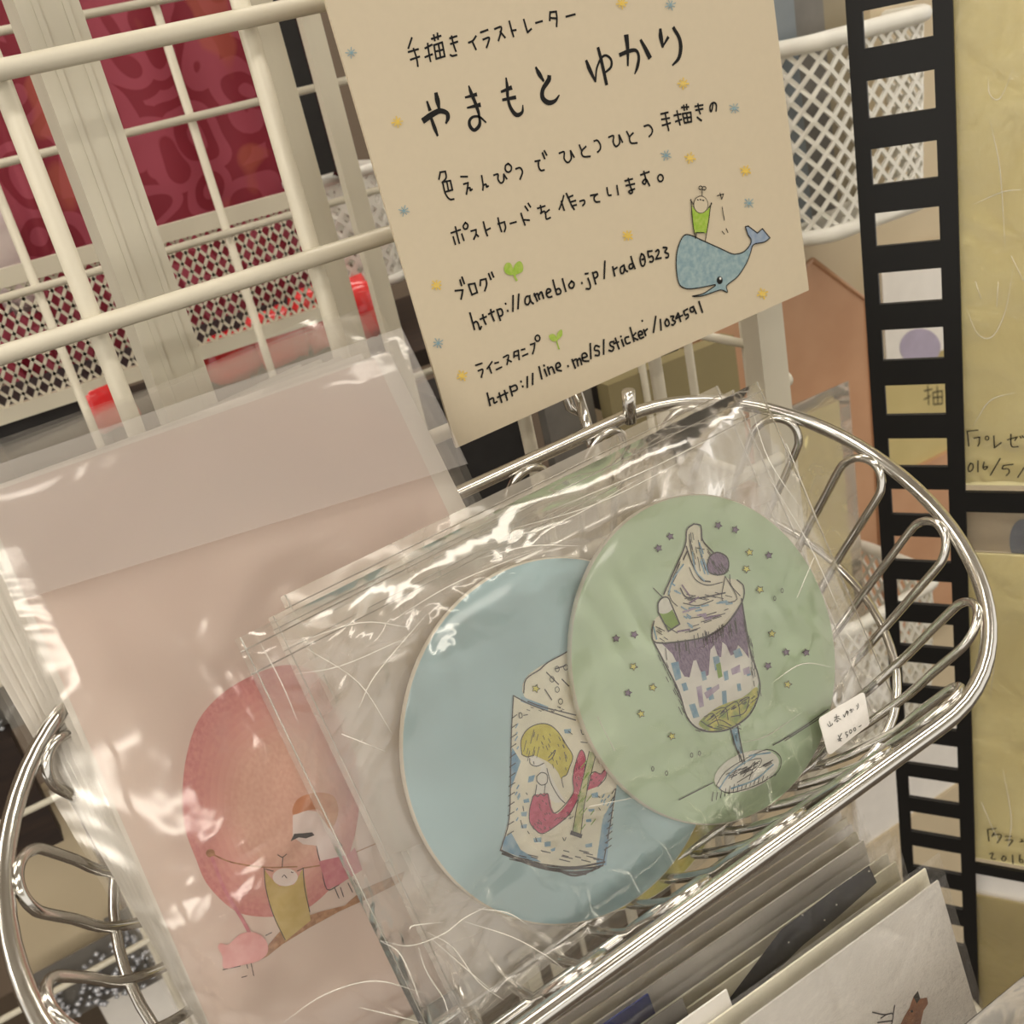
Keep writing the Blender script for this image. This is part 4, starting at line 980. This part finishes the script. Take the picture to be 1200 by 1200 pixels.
# (painted reflections on the card pockets follow after the cards)
# ------------------------------------------------------------------ black film-strip frame and cards at the right
fp0 = ray(1050, 600) * .85
FP = Plane(fp0, 0, 0, xd=(.54, -.84, 0))
def fab(px, py): return FP.ab(px, py)
aL = fab(1027, 560)[0]; aHL = fab(1043, 560)[0]; aHR = fab(1111, 560)[0]; aR = fab(1131, 560)[0]
fr = thing('film_strip_frame', FP.pt((aL + aR) / 2, fab(1090, 1180)[1]), 'black card holder cut like a film strip at the right', 'card holder')
ztop = fab(990, -60)[1]; zbot = fab(1070, 1165)[1]
def fbox(name, a0, a1, z0, z1, parent, m, o0=0, th=.004):
    b = MB(); b.slab([FP.pt(a0, z0, o0), FP.pt(a1, z0, o0), FP.pt(a1, z1, o0), FP.pt(a0, z1, o0)], FP.n * -th); return b.build(name, m, parent)
fbox('rail', aL, aHL, zbot, ztop, fr, M['black']); fbox('rail', aHR, aR, zbot, ztop, fr, M['black'])
holes = [(13, 57), (95, 139), (175, 217), (250, 289), (320, 357), (387, 423), (452, 487), (514, 547), (573, 603), (628, 657), (679, 707), (728, 756), (775, 803), (823, 850), (868, 895), (910, 935), (951, 975), (991, 1016), (1034, 1056), (1075, 1098)]
def zl(y):
    # height of the left hole edge at picture row y
    x = 1012 + (y - 13) * (1068 - 1012) / (936 - 13); return fab(x, y)[1]
prev = ztop
for (y0, y1) in holes:
    fbox('rung', aHL, aHR, zl(y0), prev, fr, M['black']); prev = zl(y1)
fbox('rung', aHL, aHR, zbot, prev, fr, M['black'])
aEnd = aR + .20
for (y0, y1) in ((577, 600), (1013, 1024)):
    fbox('crossbar', aR, aEnd, fab(1134 if y0 < 800 else 1145, y1)[1], fab(1134 if y0 < 800 else 1145, y0)[1], fr, M['black'])
def fcard(name, m, ytop, ybot, label, cat, x=1133, o=-.006, group=None, a0=None, pocket=True):
    z1 = fab(x, ytop)[1]; z0 = fab(x, ybot)[1]; a0 = aR - .010 if a0 is None else a0
    t_ = thing(name, FP.pt((a0 + aEnd) / 2, z0), label, cat, group)
    fbox('card', a0, aEnd, z0, z1, t_, m, o, .002)
    if pocket:
        b = MB(); sheet_pack(b, FP, a0 - .003, aEnd + .003, z0 - .004, z1 + .004, o - .001, .0034, 14, 20, .0005, int(ytop), (1,)); b.build('clear_pocket', M['film_plain'], t_, smooth=True)
    return t_
c_1 = fcard('mustard_card', M['mustard'], -80, 572, 'tall mustard card in a clear pocket at the top right, with handwriting', 'card', 1128, group='cards in the film strip holder')
q = Art(FP.shift(-.0032), c_1, .0002)
ck = (1100, 480, 7.5)
q.line('handwriting', M['ink'], ck, '345,180 250,190;250,190 258,250 265,320;310,250 360,240;360,240 358,290 345,320;485,230 490,335;490,335 550,290;605,265 690,240;690,240 670,270;635,215 640,320 700,325;715,235 725,250;735,230 745,245;280,470 260,510 270,545 300,520 300,480 280,470;345,450 345,545;400,460 390,510 410,525 430,500 395,505;540,430 455,575;570,490 655,480;570,490 560,520 610,520 620,550 595,580;750,510 695,595', 1.4)
q.ring('handwriting', M['ink'], ck, 425, 250, 15, 17, 1.3)
q.finish()
c_p = fcard('photo_card', M['beige'], 600, 652, 'beige photo card with a grey round shape between the mustard cards', 'card', 1138, -.010, 'cards in the film strip holder')
q = Art(FP.shift(-.0096), c_p, .0002); q.ell('round_shape', M['photo_grey'], (0, 0, 1), 1199, 634, 16, 26); q.finish()
c_2 = fcard('mustard_card', M['mustard'], 652, 1010, 'lower mustard card with handwriting at the right edge', 'card', 1140, group='cards in the film strip holder')
q = Art(FP.shift(-.0032), c_2, .0002)
q.line('handwriting', M['ink'], (1100, 940, 4.62), '310,142 265,148;265,148 272,210;300,165 290,185;300,175 340,178 318,220;360,185 395,185;360,205 400,205 380,235;440,215 462,210;450,200 452,215;275,280 295,275 285,305 308,308;350,290 342,310 355,318 365,300 350,290;400,285 402,332;440,285 438,320 455,325 452,310 438,312', 1.3)
q.finish()
c_3 = fcard('white_slip', M['white_print'], 1024, 1056, 'white paper slip under the lower mustard card', 'slip', 1147, -.010, 'cards in the film strip holder', pocket=False)
c_4 = fcard('olive_card', M['olive_card'], 1056, 1260, 'olive card in a clear pocket at the bottom right', 'card', 1149, group='cards in the film strip holder')

FF = FP.shift(-.0012)  # curly reflections on the pocket film, painted as white ridge lines
glint_lines(c_1, FF, '1131,358 1145,390 1162,395 1178,365 1188,310;1158,88 1160,110 1172,115 1188,80;1160,140 1172,200 1178,290;1140,240 1175,225 1200,222;1143,330 1150,350;1170,330 1168,360;1185,300 1200,330;1140,500 1160,470 1190,460', 1.0)
glint_lines(c_2, FF, '1150,700 1165,760 1160,820;1175,900 1185,960 1180,1000;1150,940 1170,985', .9)
# white plastic baskets behind the strip
u = aty(975, 45, .80); v_ = aty(975, 285, .80)
tub('plastic_mesh_basket', u.x + .055, .80 + .085, .095, .085, .035, v_.z + .01, u.z - .005, 30, 8, .0044, 'white plastic mesh basket to the right of the sign', .93, .0085)
u2 = aty(1010, 735, .74); v2 = aty(1010, 880, .74)
tub('plastic_mesh_basket', u2.x + .05, .74 + .075, .085, .075, .03, v2.z, u2.z, 36, 6, .004, 'lower white plastic mesh basket behind the right end of the chrome basket', .92, .0075)
for (px, w, m, lb, Y) in ((912, .022, M['bluegrey'], 'blue grey pack standing in the upper plastic basket beside the sign', .84), (945, .024, M['grey_box'], 'grey pack standing in the middle of the upper plastic basket', .85), (985, .026, M['sand'], 'sand coloured pack standing in the upper plastic basket near the strip', .86), (1045, .032, M['beige'], 'beige pack standing in the upper plastic basket behind the strip', .87)):
    c = aty(px, 20, Y); b = MB(); b.box((c.x - w, Y, v_.z + .02), (c.x + w, Y + .012, .30)); b.build('upright_pack', m, label=lb, cat='pack', group='packs in the upper plastic basket')

b = MB(); b.box((.56, .97, -2.07), (1.5, .985, .45)); b.build('display_board', M['beige'], label='tall beige display board behind the film strip and baskets', cat='board')
# copper house-shaped pouch and olive card in front of it
HY = .92
b = MB(); pts = [aty(x, y, HY) for x, y in ((952, 304), (1016, 352), (1038, 760), (880, 760), (856, 395))]
b.slab(pts, (0, .006, 0)); h_ = b.build('house_pouch', M['copper'], label='copper brown pouch with a pointed house-shaped top', cat='pouch')
b = MB()
pts = [aty(x, y, HY - .001) for x, y in ((952, 304), (1016, 352), (1038, 760))]
b.tube(pts, .003, 6); b.tube([aty(x, y, HY - .001) for x, y in ((952, 304), (856, 395))], .003, 6); b.build('seam', M['copper'], h_, smooth=True)
a = aty(932, 480, .84); c = aty(1003, 760, .84); x0, x1 = a.x - .06, aty(998, 490, .84).x
t_ = thing('bagged_card', ((x0 + x1) / 2, .84, c.z), 'olive card in a clear bag in front of the copper pouch', 'card')
b = MB(); b.box((x0, .84, c.z), (x1 - .018, .843, a.z - .012)); b.build('card', M['mustard'], t_)
BPp = Plane((0, .8395, 0)); b = MB(); sheet_pack(b, BPp, x0 - .004, x1, c.z - .004, a.z + .006, -.001, .002, 10, 14, .0008, 4); b.build('bag', M['film_back'], t_, smooth=True)
a = aty(1056, 385, .95); b = MB(); b.box((a.x - .03, .95, aty(1056, 432, .95).z), (a.x + .10, .956, aty(1056, 300, .95).z)); lv = b.build('round_motif_card', M['white_print'], label='white card with a lavender round motif behind the strip', cat='card')
q = Art(Plane((0, .95, 0)), lv, .0004); q.ell('lavender_motif', M['lav'], (0, 0, 1), 1078, 407, 24, 22); q.finish()
for (p0, p1, Y, m, nm, lb, ct) in (((1030, 440), (1120, 560), .96, M['olive_card'], 'patterned_packet', 'olive packet behind the middle holes of the strip', 'packet'),
                                   ((1000, 905), (1130, 1000), .96, M['white_print'], 'white_folder', 'white folder behind the lower holes of the strip', 'folder'),
                                   ((1000, 1004), (1140, 1120), .955, M['beige'], 'beige_packet', 'beige packet behind the lowest holes of the strip', 'packet'),
                                   ((1040, 566), (1125, 720), .953, M['copper'], 'copper_packet', 'copper packet behind the strip below the olive packet', 'packet')):
    a = aty(*p0, Y); c = aty(*p1, Y); b = MB(); b.box((a.x, Y, min(a.z, c.z)), (c.x, Y + .01, max(a.z, c.z))); b.build(nm, m, label=lb, cat=ct)

q = Art(Plane((0, .96, 0)), [o for o in col.objects if o.name == 'patterned_packet'][0], .0003)
q.line('handwriting', M['ink'], (0, 0, 1), '1083,458 1092,456;1087,452 1088,474;1083,468 1090,464;1093,460 1104,458;1093,460 1094,474;1104,458 1104,473;1094,474 1104,473;1098,453 1099,473;1094,466 1104,465', 1.4)
q.finish()
# ------------------------------------------------------------------ postcards below the basket, lower right
def low_card(name, Y, corner, w, h, m, label, lean=15, sleeve=True, group='postcards below the basket', dx=0):
    pl = Plane(aty(*corner, Y), lean, 0)
    t_ = thing(name, pl.pt(-w / 2, -h), label, 'postcard', group)
    b = MB(); b.slab([pl.pt(-w, -h), pl.pt(0, -h), pl.pt(0, 0), pl.pt(-w, 0)], pl.n * -.0012); b.build('card', m, t_)
    if sleeve:
        b = MB(); sheet_pack(b, pl, -w - .006, .006, -h, .014, -.0006, .0042, 16, 12, .0006, int(Y * 1000), (1,)); b.build('sleeve', M['film_plain'], t_, smooth=True)
    return t_, pl
low_card('postcard', .385, (985, 952), .30, .17, M['white_print'], 'white postcard farthest back right under the chrome rim')
low_card('postcard', .372, (992, 958), .30, .17, M['cream_print'], 'second cream postcard from the back under the chrome rim')
low_card('postcard', .358, (998, 966), .29, .17, M['white_print'], 'third white postcard from the back under the chrome rim')
low_card('postcard', .345, (1004, 975), .21, .16, M['cream_print'], 'rearmost cream postcard under the front rim of the chrome basket')
low_card('postcard', .335, (1012, 985), .20, .16, M['white_print'], 'white postcard behind the cream and navy cards')
low_card('postcard', .325, (1040, 1000), .21, .16, M['cream_print'], 'cream postcard directly behind the navy card')
t_, pl = low_card('postcard', .315, (1050, 1010), .21, .16, M['cream_print'], 'postcard with a dark navy night sky shape')
q = Art(pl, t_, .0002); cn = (700, 960, 2.5)
q.fill('night_sky', M['navy'], cn, '795,135 818,185 700,290 600,370 500,470 440,540 390,620 335,620 360,560 420,480 480,400 540,320 610,270 700,200', 1)
for i in range(14):
    q.ell('speck', M['off_white'], cn, random.uniform(480, 780), 0, 1, 1) if False else None
for (x, y) in ((795, 152), (740, 172), (665, 295), (600, 280), (520, 448), (700, 250), (560, 360)): q.ell('speck', M['off_white'], cn, x, y, 3, 3, 0, 8)
q.finish()
low_card('postcard', .300, (1085, 1018), .23, .16, M['cream_print'], 'plain cream postcard just behind the deer card', sleeve=False)
t_, pl = low_card('postcard', .290, (1100, 1032), .25, .17, M['white_print'], 'white postcard with a small deer head at the bottom right')
q = Art(pl, t_, .0002)
q.fill('deer_head', M['deer'], cn, '885,605 900,575 915,550 925,520 938,502 945,525 965,522 968,540 955,560 945,605')
q.fill('deer_muzzle', M['dark'], cn, '925,520 938,502 945,525 935,540')
q.line('deer_antler', M['pen'], cn, '860,605 865,570 840,572 805,565;865,575 870,545;845,572 830,582;862,590 820,595', 1.4)
q.ell('deer_eye', M['ink'], cn, 920, 562, 4, 4, 0, 8)
q.finish()
# dark blue and grey card ends at the bottom
low_card('postcard', .330, (760, 1165), .05, .10, M['deep_blue'], 'narrow deep blue card end under the front rim', sleeve=False)
low_card('postcard', .312, (800, 1170), .06, .10, M['grey_box'], 'grey card end beside the deep blue card', sleeve=False)
low_card('postcard', .305, (852, 1160), .05, .10, M['white_print'], 'small white card end left of the navy postcard', sleeve=False)
# white wire and pinkish film at the bottom-right corner
b = MB(); b.tube([FP.px(1128, 1132, .03), FP.px(1200, 1192, .05)], .0045, 10); b.build('white_rod', M['white_wire'], smooth=True, label='short white rod at the bottom right corner', cat='rod')
cl = Plane(aty(1200, 1148, .24), 12, 0); b = MB(); sheet_pack(b, cl, -.10, .05, -.10, .002, 0, .004, 14, 10, .0016, 77); b.build('clear_packet', M['film_back'], smooth=True, label='crinkled clear packet in the bottom right corner', cat='packet')
